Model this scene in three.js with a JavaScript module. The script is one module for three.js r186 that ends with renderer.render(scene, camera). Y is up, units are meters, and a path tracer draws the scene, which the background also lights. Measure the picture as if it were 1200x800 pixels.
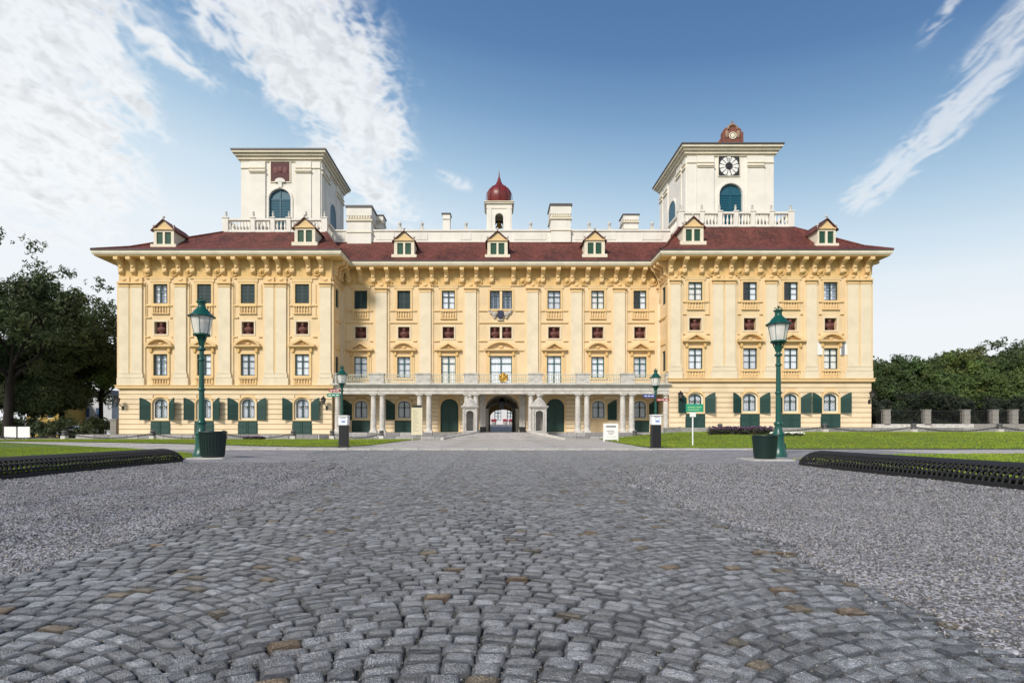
import * as THREE from 'three';
import { mergeGeometries } from 'three/addons/utils/BufferGeometryUtils.js';
import { RoundedBoxGeometry } from 'three/addons/geometries/RoundedBoxGeometry.js';

// ------------------------------------------------------------------ camera, sky, sun, exposure
const scene = new THREE.Scene();
const EYE = 0.75;
const camera = new THREE.PerspectiveCamera(64.01, 1.5, 0.05, 3000);
camera.position.set(0, EYE, 0);
camera.lookAt(0, EYE, -10);
camera.setViewOffset(1200, 800, 20, -105, 1200, 800);      // level camera with a shifted lens
const renderer = new THREE.WebGLRenderer({ antialias: true });
renderer.toneMapping = THREE.LinearToneMapping;
renderer.toneMappingExposure = 1.3;
renderer.shadowMap.enabled = true;

function rng(seed) { let a = seed >>> 0; return () => { a = (a + 0x6D2B79F5) >>> 0; let t = a; t = Math.imul(t ^ (t >>> 15), t | 1); t ^= t + Math.imul(t ^ (t >>> 7), t | 61); return ((t ^ (t >>> 14)) >>> 0) / 4294967296; }; }
const clamp = (v, a, b) => Math.min(b, Math.max(a, v));
const smooth = (a, b, v) => { const t = clamp((v - a) / (b - a), 0, 1); return t * t * (3 - 2 * t); };
const lerp = (a, b, t) => a + (b - a) * t;
const s2l = (c) => { c /= 255; return c <= 0.04045 ? c / 12.92 : Math.pow((c + 0.055) / 1.055, 2.4); };
function hash2(ix, iy, s) { let h = Math.imul(ix, 374761393) ^ Math.imul(iy, 668265263) ^ Math.imul(s, 2147483647 - 1013904223); h = Math.imul(h ^ (h >>> 13), 1274126177); return ((h ^ (h >>> 16)) >>> 0) / 4294967296; }
function vnoise(x, y, s, per = 0) {
  const ix = Math.floor(x), iy = Math.floor(y); let fx = x - ix, fy = y - iy;
  fx = fx * fx * (3 - 2 * fx); fy = fy * fy * (3 - 2 * fy);
  const w = per ? (v) => ((v % per) + per) % per : (v) => v;
  const a = hash2(w(ix), w(iy), s), b = hash2(w(ix + 1), w(iy), s), c = hash2(w(ix), w(iy + 1), s), d = hash2(w(ix + 1), w(iy + 1), s);
  return a + (b - a) * fx + (c - a) * fy + (a - b - c + d) * fx * fy;
}
function fbm(x, y, oct, s, per = 0) { let v = 0, a = 0.5, n = 0; for (let i = 0; i < oct; i++) { v += a * vnoise(x, y, s + i * 17, per); n += a; x *= 2; y *= 2; per *= 2; a *= 0.52; } return v / n; }

// the sky: clear air, whitish haze near the horizon, cumulus on one side and a torn cirrus band on the other
{
  const W = 2048, H = 2048, data = new Float32Array(W * H * 4), E = 1 / renderer.toneMappingExposure;
  const stops = [[0, 243, 246, 249], [11, 240, 245, 250], [18, 229, 239, 247], [23, 205, 225, 240], [28, 164, 196, 223], [33, 124, 162, 201], [38, 92, 131, 178], [50, 66, 102, 152], [70, 50, 84, 136], [90, 44, 76, 128]].map((s) => [s[0], s2l(s[1]) * E, s2l(s[2]) * E, s2l(s[3]) * E]);
  const air = (e) => { let i = 0; while (i < stops.length - 2 && e > stops[i + 1][0]) i++; const a = stops[i], b = stops[i + 1], t = clamp((e - a[0]) / (b[0] - a[0]), 0, 1); return [lerp(a[1], b[1], t), lerp(a[2], b[2], t), lerp(a[3], b[3], t)]; };
  // each cloud: azimuth and elevation of its middle (degrees), half sizes (degrees), turn, strength, grain stretch
  const clouds = [
    [-46, 33, 9, 6, -10, 1.1, 1.2], [-40.5, 30, 5.5, 4.5, -35, 1.1, 1.2], [-43, 25, 8, 4.5, -30, 1.15, 1.2], [-37.5, 22.5, 5.5, 2.6, -32, 1.0, 1.3], [-46, 19.5, 7, 3.2, -10, 0.9, 1.4], [-40, 18.3, 5, 1.6, -14, 0.75, 1.8], [-46, 15.2, 10, 1.3, -4, 0.55, 2.5],
    [-22, 38, 5.5, 4, 10, 1.1, 1], [-18.5, 34, 6.5, 4, -20, 1.15, 1], [-21.5, 32.2, 4, 2.4, -25, 0.85, 1], [-15.5, 30, 4.6, 3.4, -40, 1.1, 1], [-12.8, 26.8, 3.6, 2.6, -40, 1.0, 1], [-14.5, 24.3, 4.2, 1.6, -25, 0.8, 1.2], [-11.5, 22.4, 4, 1.1, -14, 0.6, 1.6],
    [-29.2, 30.2, 2.0, 0.8, -25, 0.85, 1], [-31.5, 30.8, 1.2, 0.7, -20, 0.75, 1], [-34.2, 27.2, 1.9, 0.75, -30, 0.8, 1], [-28, 34, 0.8, 2.2, 8, 0.55, 1], [-31, 24.6, 1.2, 0.5, -20, 0.55, 1],
    [-4.3, 24.6, 2.0, 0.7, -22, 0.6, 1.6], [-9, 20.5, 8, 0.9, -6, 0.3, 2.5],
    [34.4, 19.9, 2.0, 1.5, 28, 0.85, 2.2], [36.2, 21.9, 2.4, 0.9, 40, 0.8, 2.4], [37.6, 21.2, 2.8, 0.9, 36, 0.8, 2.4], [39.8, 23.8, 3.0, 1.3, 42, 0.85, 2.4], [42.2, 26.3, 2.8, 1.4, 44, 0.8, 2.4], [44.7, 28.6, 3.2, 1.5, 44, 0.8, 2.4],
    [39.2, 30.2, 2.2, 0.6, 38, 0.55, 2.4], [41.2, 32.2, 2.4, 0.75, 40, 0.6, 2.4], [43.5, 34.2, 2.4, 0.8, 40, 0.55, 2.4],
    [47, 8, 9, 1.4, 0, 0.4, 2.5],
  ];
  const r = rng(77);
  for (let i = 0; i < 34; i++) { const az = 75 + r() * 215; clouds.push([az > 180 ? az - 360 : az, 12 + r() * 45, 5 + r() * 7, 2.5 + r() * 3.5, r() * 50 - 25, 0.5 + r() * 0.6, 1.4]); }
  const prep = clouds.map(([az, el, a, b, t, k, st]) => ({ az, el, a, b, c: Math.cos(t * Math.PI / 180), s: Math.sin(t * Math.PI / 180), k, st, lim: Math.max(a, b) * 2.3 }));
  for (let j = 0; j < H; j++) {
    const el = ((j + 0.5) / H - 0.5) * 180, ce = Math.cos(el * Math.PI / 180);
    for (let i = 0; i < W; i++) {
      const o = (j * W + i) * 4;
      let az = ((i + 0.5) / W - 0.25) * 360; if (az > 180) az -= 360;      // 0 = straight ahead (-z), positive to the right
      if (el < -1) { data[o] = 0.30 * E; data[o + 1] = 0.30 * E; data[o + 2] = 0.29 * E; data[o + 3] = 1; continue; }
      const ar = az * Math.PI / 180;
      const e2 = el + (13 * Math.pow(0.5 + 0.5 * Math.sin(ar + 0.35), 1.6) - 4.5) * smooth(3, 17, el);
      const c = air(Math.max(0, e2));
      let d = 0, st = 1;
      for (const p of prep) {
        let da = az - p.az; if (da > 180) da -= 360; if (da < -180) da += 360;
        const de = el - p.el; da *= ce; if (Math.abs(da) > p.lim || Math.abs(de) > p.lim) continue;
        const u = (da * p.c + de * p.s) / p.a, v = (-da * p.s + de * p.c) / p.b, q = Math.exp(-(u * u + v * v) * 0.9) * p.k;
        if (q > 0.02 && q > d * 0.5) st = p.st;
        d = d + q * (1 - 0.35 * d);
      }
      let R = c[0], G = c[1], B = c[2];
      if (d > 0.03) {
        const thin = st > 2, tilt = thin && az > 20 && az < 60 ? 0.70 : -0.22, ct = Math.cos(tilt), sn = Math.sin(tilt), q = thin ? 1.9 : 1;
        const x = (az * ce * ct + el * sn), y = (-az * ce * sn + el * ct);
        const wx = fbm(x * 0.45 + 40, y * 0.45, 4, 5) - 0.5, wy = fbm(x * 0.45, y * 0.45 + 60, 4, 9) - 0.5;
        const u = x / q + wx * 2.6, v = y * (thin ? 1.5 : 1.25) + wy * 2.6, m = Math.min(1, d * 1.7);
        const n = fbm(u * 0.38 + 100, v * 0.42 + 50, 6, 31), bil = 1 - Math.abs(2 * fbm(u * 1.05 + 17, v * 1.2 + 5, 5, 47) - 1), fine = fbm(u * 3.1 + 3, v * 3.4 + 8, 4, 53);
        const body = d * 0.80 + (n - 0.5) * 1.15 * m + (bil - 0.72) * (thin ? 1.2 : 0.85) * m + (fine - 0.5) * (thin ? 0.75 : 0.34) * m - (thin ? 0.06 : 0.04);
        const cov = smooth(0.12, 1.02, body), shade = smooth(0.45, 0.72, fbm(u * 0.95 + 0.35, v * 1.1 + 0.6, 5, 47)) * 0.6 + smooth(0.5, 0.75, fine) * 0.4;
        const lum = lerp(0.98, 0.72, shade * smooth(0.55, 1.1, body) * (thin ? 0.4 : 1));
        const a = Math.pow(clamp(cov, 0, 1), 1.1) * (thin ? 0.6 : 0.86);
        R = lerp(R, lum * 0.97 * E, a); G = lerp(G, lum * 0.985 * E, a); B = lerp(B, lum * 1.0 * E, a);
      }
      data[o] = R; data[o + 1] = G; data[o + 2] = B; data[o + 3] = 1;
    }
  }
  const sky = new THREE.DataTexture(data, W, H, THREE.RGBAFormat, THREE.FloatType);
  sky.mapping = THREE.EquirectangularReflectionMapping; sky.magFilter = THREE.LinearFilter; sky.minFilter = THREE.LinearFilter; sky.needsUpdate = true;
  scene.background = sky; scene.environment = sky;
}
// a veiled sun behind the camera, to the left
const sun = new THREE.DirectionalLight(new THREE.Color(1, 0.93, 0.83), 3.0);
{
  const az = -148 * Math.PI / 180, el = 37 * Math.PI / 180;
  sun.position.set(Math.sin(az) * Math.cos(el) * 120, Math.sin(el) * 120, -Math.cos(az) * Math.cos(el) * 120 - 45);
  sun.target.position.set(0, 0, -45);
  sun.castShadow = true; sun.shadow.radius = 22; sun.shadow.mapSize.set(4096, 4096);
  const sc = sun.shadow.camera; sc.left = -75; sc.right = 75; sc.top = 60; sc.bottom = -60; sc.near = 1; sc.far = 320;
  scene.add(sun, sun.target);
}

// ------------------------------------------------------------------ helpers
const usedNames = new Map();
function numbered(n) { const k = usedNames.get(n) || 0; usedNames.set(n, k + 1); return k ? n + '_' + String(k).padStart(3, '0') : n; }
const V = (x, y, z) => new THREE.Vector3(x, y, z);
function prep(g) {                                    // plain triangles with uv in metres
  if (g.index) g = g.toNonIndexed();
  const p = g.attributes.position, n = p.count;
  if (!g.attributes.normal) g.computeVertexNormals();
  const uv = new Float32Array(n * 2), a = V(), b = V(), c = V();
  for (let i = 0; i < n; i += 3) {
    a.fromBufferAttribute(p, i); b.fromBufferAttribute(p, i + 1); c.fromBufferAttribute(p, i + 2);
    const nx = Math.abs((b.y - a.y) * (c.z - a.z) - (b.z - a.z) * (c.y - a.y)), ny = Math.abs((b.z - a.z) * (c.x - a.x) - (b.x - a.x) * (c.z - a.z)), nz = Math.abs((b.x - a.x) * (c.y - a.y) - (b.y - a.y) * (c.x - a.x));
    [a, b, c].forEach((v, k) => {
      const o = (i + k) * 2;
      if (nz >= nx && nz >= ny) { uv[o] = v.x; uv[o + 1] = v.y; } else if (nx >= ny) { uv[o] = v.z; uv[o + 1] = v.y; } else { uv[o] = v.x; uv[o + 1] = v.z; }
    });
  }
  const out = new THREE.BufferGeometry();
  out.setAttribute('position', p); out.setAttribute('normal', g.attributes.normal); out.setAttribute('uv', new THREE.BufferAttribute(uv, 2));
  if (g.attributes.color) out.setAttribute('color', g.attributes.color);
  return out;
}
const join = (geos) => { const l = (Array.isArray(geos) ? geos.flat(Infinity) : [geos]).map(prep); return l.length > 1 ? mergeGeometries(l) : l[0]; };
function put(name, geo, mat, parent, x = 0, y = 0, z = 0) { const m = new THREE.Mesh(geo, mat); m.name = name; m.position.set(x, y, z); m.castShadow = m.receiveShadow = true; parent.add(m); return m; }
function part(name, geos, mat, parent, x, y, z) { return put(name, join(geos), mat, parent, x, y, z); }
function group(name, parent, x = 0, y = 0, z = 0) { const g = new THREE.Group(); g.name = name; g.position.set(x, y, z); parent.add(g); return g; }
function tag(o, label, category, grp) { o.userData.label = label; o.userData.category = category; if (grp) o.userData.group = grp; return o; }
function thing(name, label, category, x, y, z, grp) { return tag(group(numbered(name), scene, x, y, z), label, category, grp); }
function structure(name, geos, mat) { const m = part(numbered(name), geos, mat, scene); m.userData.kind = 'structure'; return m; }
const bx = (x0, x1, y0, y1, z0, z1) => { const g = new THREE.BoxGeometry(Math.abs(x1 - x0), Math.abs(y1 - y0), Math.abs(z1 - z0)); g.translate((x0 + x1) / 2, (y0 + y1) / 2, (z0 + z1) / 2); return g; };
const rbx = (x0, x1, y0, y1, z0, z1, r = 0.02) => { const g = new RoundedBoxGeometry(x1 - x0, y1 - y0, z1 - z0, 2, r); g.translate((x0 + x1) / 2, (y0 + y1) / 2, (z0 + z1) / 2); return g; };
const lathe = (pts, seg = 20) => new THREE.LatheGeometry(pts.map(([r, y]) => new THREE.Vector2(r, y)), seg);
const cyl = (r0, r1, y0, y1, seg = 14, x = 0, z = 0) => { const g = new THREE.CylinderGeometry(r1, r0, y1 - y0, seg); g.translate(x, (y0 + y1) / 2, z); return g; };
const ball = (r, x, y, z, sx = 1, sy = 1, sz = 1, a = 12, b = 8) => { const g = new THREE.SphereGeometry(r, a, b); g.scale(sx, sy, sz); g.translate(x, y, z); return g; };
function poly(pts, holes = []) { const s = new THREE.Shape(pts.map(([x, y]) => new THREE.Vector2(x, y))); for (const h of holes) s.holes.push(new THREE.Path(h.map(([x, y]) => new THREE.Vector2(x, y)))); return s; }
function slab(pts, holes, z0, z1, bevel = 0) {        // outline in x, y, between two depths
  const g = new THREE.ExtrudeGeometry(poly(pts, holes), { depth: z1 - z0 - 2 * bevel, bevelEnabled: bevel > 0, bevelThickness: bevel, bevelSize: bevel, bevelOffset: -bevel, bevelSegments: 1, curveSegments: 10 });
  g.translate(0, 0, z0 + bevel); return g;
}
const rect = (x0, x1, y0, y1) => [[x0, y0], [x1, y0], [x1, y1], [x0, y1]];
function arch(x0, x1, y0, spring, top, n = 12) { const p = [[x0, y0], [x1, y0]]; const cx = (x0 + x1) / 2, rx = (x1 - x0) / 2; for (let i = 0; i <= n; i++) { const t = Math.PI * i / n; p.push([cx + rx * Math.cos(t), spring + (top - spring) * Math.sin(t)]); } return p; }
function tube(pts, r, seg = 20, rad = 6, closed = false) { return new THREE.TubeGeometry(new THREE.CatmullRomCurve3(pts, closed), seg, r, rad, closed); }
function taper(a, b, r0, r1, seg = 7) { const d = b.clone().sub(a), g = new THREE.CylinderGeometry(r1, r0, d.length(), seg, 1, true); g.translate(0, d.length() / 2, 0); g.applyQuaternion(new THREE.Quaternion().setFromUnitVectors(V(0, 1, 0), d.normalize())); g.translate(a.x, a.y, a.z); return g; }
function rotY(g, a) { g.rotateY(a); return g; }
function mv(g, x, y, z) { g.translate(x, y, z); return g; }
function quadMesh(rows) {                              // rows of points -> sheet
  const pos = [], ix = [], w = rows[0].length; for (const r of rows) for (const p of r) pos.push(...p);
  for (let j = 0; j < rows.length - 1; j++) for (let i = 0; i < w - 1; i++) { const a = j * w + i; ix.push(a, a + 1, a + w, a + 1, a + w + 1, a + w); }
  const g = new THREE.BufferGeometry(); g.setAttribute('position', new THREE.Float32BufferAttribute(pos, 3)); g.setIndex(ix); g.computeVertexNormals(); return g;
}

// ------------------------------------------------------------------ surfaces
function tex(n, fn, repeat, srgb = true) {
  const d = new Uint8Array(n * n * 4);
  for (let j = 0; j < n; j++) for (let i = 0; i < n; i++) { const c = fn(i / n, j / n), o = (j * n + i) * 4; if (typeof c === 'number') { d[o] = d[o + 1] = d[o + 2] = clamp(c, 0, 1) * 255; } else { d[o] = clamp(c[0], 0, 1) * 255; d[o + 1] = clamp(c[1], 0, 1) * 255; d[o + 2] = clamp(c[2], 0, 1) * 255; } d[o + 3] = 255; }
  const t = new THREE.DataTexture(d, n, n); t.wrapS = t.wrapT = THREE.RepeatWrapping; t.magFilter = THREE.LinearFilter; t.minFilter = THREE.LinearMipmapLinearFilter; t.generateMipmaps = true; t.repeat.set(repeat, repeat); if (srgb) t.colorSpace = THREE.SRGBColorSpace; t.needsUpdate = true; return t;
}
const again = (t, rx, ry = rx) => { const c = t.clone(); c.repeat.set(rx, ry); c.needsUpdate = true; return c; };
// weathered plaster: blotches, faint runs and fine grain
const plasterTex = tex(512, (u, v) => { const b = fbm(u * 5, v * 5, 5, 3, 5), run = fbm(u * 40, v * 3, 3, 8, 1) , f = vnoise(u * 256, v * 256, 4, 256), st = smooth(0.60, 0.8, fbm(u * 9, v * 3, 4, 21, 3)); const k = 0.955 + 0.10 * (b - 0.5) + 0.05 * (f - 0.5) + 0.07 * (run - 0.5) - 0.07 * st; return [k, k * (1 - 0.012 * st), k * (1 - 0.045 * st)]; }, 0.2);
const grainBump = tex(256, (u, v) => 0.5 * vnoise(u * 128, v * 128, 5, 128) + 0.5 * fbm(u * 16, v * 16, 4, 6, 16), 1, false);
const stoneTex = tex(512, (u, v) => { const b = fbm(u * 6, v * 6, 6, 13, 6), f = vnoise(u * 220, v * 220, 14, 220), dk = smooth(0.55, 0.75, fbm(u * 10, v * 10, 5, 23, 10)); const k = 0.92 + 0.14 * (b - 0.5) + 0.10 * (f - 0.5) - 0.09 * dk; return [k, k * 0.995, k * 0.985]; }, 0.35);
const roofTex = tex(512, (u, v) => { const row = Math.floor(v * 24), off = (row % 2) * 0.5, col = Math.floor(u * 32 + off), h = hash2(col % 32, row, 41), b = fbm(u * 4, v * 4, 4, 15, 4); const k = 0.82 + 0.3 * (h - 0.5) + 0.4 * (b - 0.5); return [k, k * (0.97 + 0.06 * (h - 0.5)), k * 0.97]; }, 0.18);
const roofBump = tex(512, (u, v) => { const fv = (v * 24) % 1, row = Math.floor(v * 24), fu = (u * 32 + (row % 2) * 0.5) % 1; return (1 - fv) * 0.8 * (fu < 0.06 ? 0.5 : 1); }, 0.18, false);
const gravelTex = tex(1024, (u, v) => { const c = 90, x = u * c, y = v * c, ix = Math.floor(x), iy = Math.floor(y); let best = 9, id = 0; for (let a = -1; a <= 1; a++) for (let b = -1; b <= 1; b++) { const cx = ((ix + a) % c + c) % c, cy = ((iy + b) % c + c) % c, dx = ix + a + hash2(cx, cy, 51) - x, dy = iy + b + hash2(cx, cy, 52) - y, d = dx * dx + dy * dy; if (d < best) { best = d; id = hash2(cx, cy, 53); } } const big = fbm(u * 6, v * 6, 4, 55, 6); const k = (0.50 + 0.42 * id) * (1 - 0.35 * smooth(0.12, 0.5, best)) * (0.85 + 0.3 * big); return [k * 1.01, k, k * (1.0 + 0.03 * (id - 0.5))]; }, 0.65);
const gravelBump = tex(1024, (u, v) => { const c = 90, x = u * c, y = v * c, ix = Math.floor(x), iy = Math.floor(y); let best = 9; for (let a = -1; a <= 1; a++) for (let b = -1; b <= 1; b++) { const cx = ((ix + a) % c + c) % c, cy = ((iy + b) % c + c) % c, dx = ix + a + hash2(cx, cy, 51) - x, dy = iy + b + hash2(cx, cy, 52) - y, d = dx * dx + dy * dy; if (d < best) best = d; } return 1 - clamp(best * 1.6, 0, 1); }, 0.65, false);
const cobbleTex = tex(512, (u, v) => { const b = fbm(u * 8, v * 8, 5, 61, 8), f = vnoise(u * 200, v * 200, 62, 200), sp = vnoise(u * 90, v * 90, 63, 90); const k = 0.84 + 0.5 * (b - 0.5) + 0.45 * (f - 0.5) * (0.4 + sp); return [k, k, k * 1.01]; }, 2.2);
const cobbleBump = tex(512, (u, v) => 0.55 * fbm(u * 20, v * 20, 5, 64, 20) + 0.45 * vnoise(u * 128, v * 128, 65, 128), 2.2, false);
const grassTex = tex(512, (u, v) => { const b = fbm(u * 6, v * 6, 5, 81, 6), f = vnoise(u * 256, v * 256, 82, 256), m = fbm(u * 30, v * 30, 3, 83, 30); const k = 0.8 + 0.3 * (b - 0.5) + 0.3 * (f - 0.5) + 0.25 * (m - 0.5); return [k * (0.92 + 0.25 * (b - 0.5)), k, k * 0.8]; }, 0.25);
const settTex = tex(1024, (u, v) => { const n = 48, row = Math.floor(v * n), x = u * 44 + 0.5 * (row % 2) + 0.4 * hash2(row, 3, 91), col = Math.floor(x) % 44, fx = x % 1, fy = (v * n) % 1, h = hash2(col, row, 92), e = Math.min(fx, 1 - fx, fy, 1 - fy), b = fbm(u * 5, v * 5, 5, 93, 5); const k = (0.90 + 0.18 * (h - 0.5) + 0.22 * (b - 0.5)) * (e < 0.09 ? 0.66 : 1); return [k, k * 0.985, k * 0.97]; }, 0.2);
const settBump = tex(1024, (u, v) => { const n = 48, row = Math.floor(v * n), x = u * 44 + 0.5 * (row % 2) + 0.4 * hash2(row, 3, 91), fx = x % 1, fy = (v * n) % 1, e = Math.min(fx, 1 - fx, fy, 1 - fy); return smooth(0, 0.22, e) * (0.8 + 0.2 * hash2(Math.floor(x) % 44, row, 92)); }, 0.2, false);
const barkTex = tex(256, (u, v) => { const b = fbm(u * 24, v * 5, 4, 95, 1); return 0.45 + 0.5 * b; }, 0.5);

const std = (c, rough = 0.8, o = {}) => { const m = new THREE.MeshStandardMaterial({ roughness: rough, metalness: 0, ...o }); m.color.setRGB(c[0], c[1], c[2]); return m; };
const plaster = (c, rep = 0.2) => std(c, 0.92, { map: rep === 0.2 ? plasterTex : again(plasterTex, rep), bumpMap: grainBump, bumpScale: 0.006 });
const M = {
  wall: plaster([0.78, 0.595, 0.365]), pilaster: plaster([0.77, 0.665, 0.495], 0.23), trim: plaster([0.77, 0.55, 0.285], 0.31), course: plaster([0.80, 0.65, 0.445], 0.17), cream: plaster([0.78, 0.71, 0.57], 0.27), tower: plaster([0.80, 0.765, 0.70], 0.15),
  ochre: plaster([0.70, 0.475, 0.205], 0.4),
  stone: std([0.66, 0.635, 0.60], 0.85, { map: stoneTex, bumpMap: grainBump, bumpScale: 0.01 }), castHead: std([0.10, 0.10, 0.105], 0.6, { map: again(stoneTex, 0.6) }),
  paleStone: std([0.62, 0.60, 0.57], 0.8, { map: again(stoneTex, 0.4), bumpMap: grainBump, bumpScale: 0.008 }),
  roof: std([0.165, 0.046, 0.032], 0.65, { map: roofTex, bumpMap: roofBump, bumpScale: 0.05 }), dome: std([0.21, 0.030, 0.026], 0.4, { map: again(stoneTex, 0.5) }), flash: std([0.09, 0.08, 0.085], 0.5),
  frame: std([0.012, 0.042, 0.042], 0.45), teal: std([0.008, 0.085, 0.085], 0.5), shutter: std([0.012, 0.052, 0.042], 0.55, { map: again(plasterTex, 0.6) }), shutterDeep: std([0.016, 0.042, 0.045], 0.55), dormerShutter: std([0.02, 0.085, 0.05], 0.6), towerDoor: std([0.006, 0.085, 0.135], 0.5),
  curtain: std([0.74, 0.79, 0.87], 0.9), blue_backing: std([0.30, 0.38, 0.54], 0.9), greyCurtain: std([0.58, 0.62, 0.70], 0.9), warmCurtain: std([0.76, 0.76, 0.74], 0.9),
  bust: std([0.15, 0.050, 0.042], 0.7, { map: again(stoneTex, 1.2) }), niche: std([0.13, 0.048, 0.042], 0.8), ornament: plaster([0.66, 0.44, 0.18], 0.7),
  iron: std([0.012, 0.012, 0.013], 0.5), black: std([0.008, 0.008, 0.009], 0.42), lampGreen: std([0.006, 0.075, 0.058], 0.35), binGreen: std([0.006, 0.022, 0.018], 0.42),
  white: std([0.78, 0.78, 0.76], 0.7), gold: std([0.55, 0.33, 0.07], 0.35, { metalness: 0.7 }), railing: std([0.42, 0.44, 0.36], 0.6),
  gravel: std([0.64, 0.635, 0.665], 0.8, { map: gravelTex, bumpMap: gravelBump, bumpScale: 0.005 }), sett: std([0.68, 0.665, 0.65], 0.75, { map: settTex, bumpMap: settBump, bumpScale: 0.003 }), bed: std([0.13, 0.122, 0.112], 0.95, { map: again(gravelTex, 2.0), bumpMap: again(gravelBump, 2.0), bumpScale: 0.006 }),
  lawn: std([0.21, 0.28, 0.03], 0.95, { map: grassTex, bumpMap: grainBump, bumpScale: 0.03 }), earth: std([0.06, 0.075, 0.03], 1, { map: grassTex }),
  kerb: std([0.52, 0.51, 0.49], 0.8, { map: again(stoneTex, 0.9), bumpMap: grainBump, bumpScale: 0.006 }), bark: std([0.045, 0.036, 0.028], 0.95, { map: barkTex, bumpMap: barkTex, bumpScale: 0.03 }),
  clock: std([0.02, 0.02, 0.025], 0.6), brick: std([0.24, 0.085, 0.06], 0.8, { map: again(stoneTex, 0.7) }),
};
M.glass = new THREE.MeshPhysicalMaterial({ color: 0xffffff, transmission: 1, thickness: 0, roughness: 0.03, ior: 1.5 });
M.milk = new THREE.MeshPhysicalMaterial({ color: 0xfbfaf7, transmission: 0.42, thickness: 0, roughness: 0.3, ior: 1.45 });

// ------------------------------------------------------------------ ground, paving, lawns
function inPoly(p, x, z) { let c = false; for (let i = 0, j = p.length - 1; i < p.length; j = i++) { const [xi, zi] = p[i], [xj, zj] = p[j]; if ((zi > z) !== (zj > z) && x < (xj - xi) * (z - zi) / (zj - zi) + xi) c = !c; } return c; }
{
  const g = new THREE.PlaneGeometry(1400, 1400); g.rotateX(-Math.PI / 2); g.translate(0, -0.12, -150);
  structure('ground', g, M.earth);
}
structure('plaza', (() => { const g = new THREE.PlaneGeometry(130, 36); g.rotateX(-Math.PI / 2); g.translate(0, 0, -39.8); return g; })(), M.sett);
for (const [x0, x1] of [[-70, -14.8], [14.8, 70]]) structure('plaza', (() => { const g = new THREE.PlaneGeometry(x1 - x0, 30); g.rotateX(-Math.PI / 2); g.translate((x0 + x1) / 2, -0.008, -8); return g; })(), M.sett);
const edgeL = (z) => -2.42 - 0.10 * fbm(z * 1.3, 2, 3, 7) - 0.018 * z * -0.4 - 3.6 * smooth(-8.5, -19, z), edgeR = (z) => 2.10 - 0.55 * fbm(z * 1.3, 8, 4, 11) + 0.012 * z * -1 + 4.2 * smooth(-7.5, -18, z);
function gravelY(x, z) {
  const inside = smooth(0.0, 0.12, Math.min(x - edgeL(z), edgeR(z) - x));
  let h = 0.004 + 0.030 * (fbm(x * 1.1, z * 0.8, 4, 301) - 0.5) + 0.012 * (fbm(x * 6, z * 6, 3, 302) - 0.5);
  const rut = (c, w) => Math.exp(-Math.pow((x - c - 0.25 * (fbm(z * 0.25, c, 2, 303) - 0.5)) / w, 2));
  h += -0.045 * rut(-3.3, 0.10) + 0.02 * rut(-3.02, 0.13) + 0.02 * rut(-3.58, 0.13) - 0.035 * rut(-4.6, 0.11) + 0.018 * rut(-4.88, 0.13) - 0.03 * rut(-3.85, 0.08) + 0.012 * rut(4.2, 0.2) - 0.02 * rut(3.9, 0.13);
  return lerp(h, -0.06, inside);
}
{
  const rows = []; for (let z = 4; z >= -21.75; z -= (z > -9 ? 0.09 : 0.25)) { const r = []; for (let x = -15; x <= 15.01; x += 0.1) r.push([x, gravelY(x, z), z]); rows.push(r); }
  rows.push(rows[rows.length - 1].map(([x]) => [x, -0.01, -21.75]));
  const m = structure('gravel_forecourt', quadMesh(rows), M.gravel);
}
// loose stones of the gravel
{
  const r = rng(4), geo = new THREE.IcosahedronGeometry(1, 0), spots = [];
  const zones = [[-8, -2.2, -7.5, -1.2, 2600], [-8, -2.2, -13, -7.5, 700], [1.6, 7.0, -6.5, -1.2, 3000], [1.8, 7.0, -12.5, -6.5, 800]];
  for (const [x0, x1, z0, z1, den] of zones) { const n = Math.round((x1 - x0) * (z1 - z0) * den); for (let i = 0; i < n; i++) { const x = lerp(x0, x1, r()), z = lerp(z0, z1, r()); if (Math.abs(x) > (-z) * 0.98 + 0.6) continue; const din = Math.min(x - edgeL(z), edgeR(z) - x); if (din > 0.02 && r() > Math.exp(-din * (x > 0 ? 2.6 : 5)) * 0.42) continue; spots.push([x, z, den, Math.max(0, din)]); } }
  const im = new THREE.InstancedMesh(geo, std([1, 1, 1], 0.75), spots.length), d = new THREE.Object3D(), c = new THREE.Color();
  spots.forEach(([x, z, den, din], i) => {
    const s = (den > 1000 ? 0.0048 : 0.008) * (0.6 + 1.1 * Math.pow(r(), 2.0));
    d.position.set(x, (din > 0.05 ? -0.004 : gravelY(x, z)) + s * 0.25, z); d.rotation.set(r() * 6, r() * 6, r() * 6); d.scale.set(s * (0.9 + r() * 0.7), s * (0.6 + r() * 0.4), s); d.updateMatrix(); im.setMatrixAt(i, d.matrix);
    const k = 0.06 + 0.30 * Math.pow(r(), 1.6), w = r(); c.setRGB(k * (w < 0.12 ? 1.14 : 1.0), k, k * (w < 0.12 ? 0.86 : 1.05)); im.setColorAt(i, c);
  });
  im.name = 'gravel_stones'; im.userData = { kind: 'stuff', label: 'loose grey gravel covering the forecourt beside the cobbles', category: 'gravel' }; im.receiveShadow = im.castShadow = true; scene.add(im);
}
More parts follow.
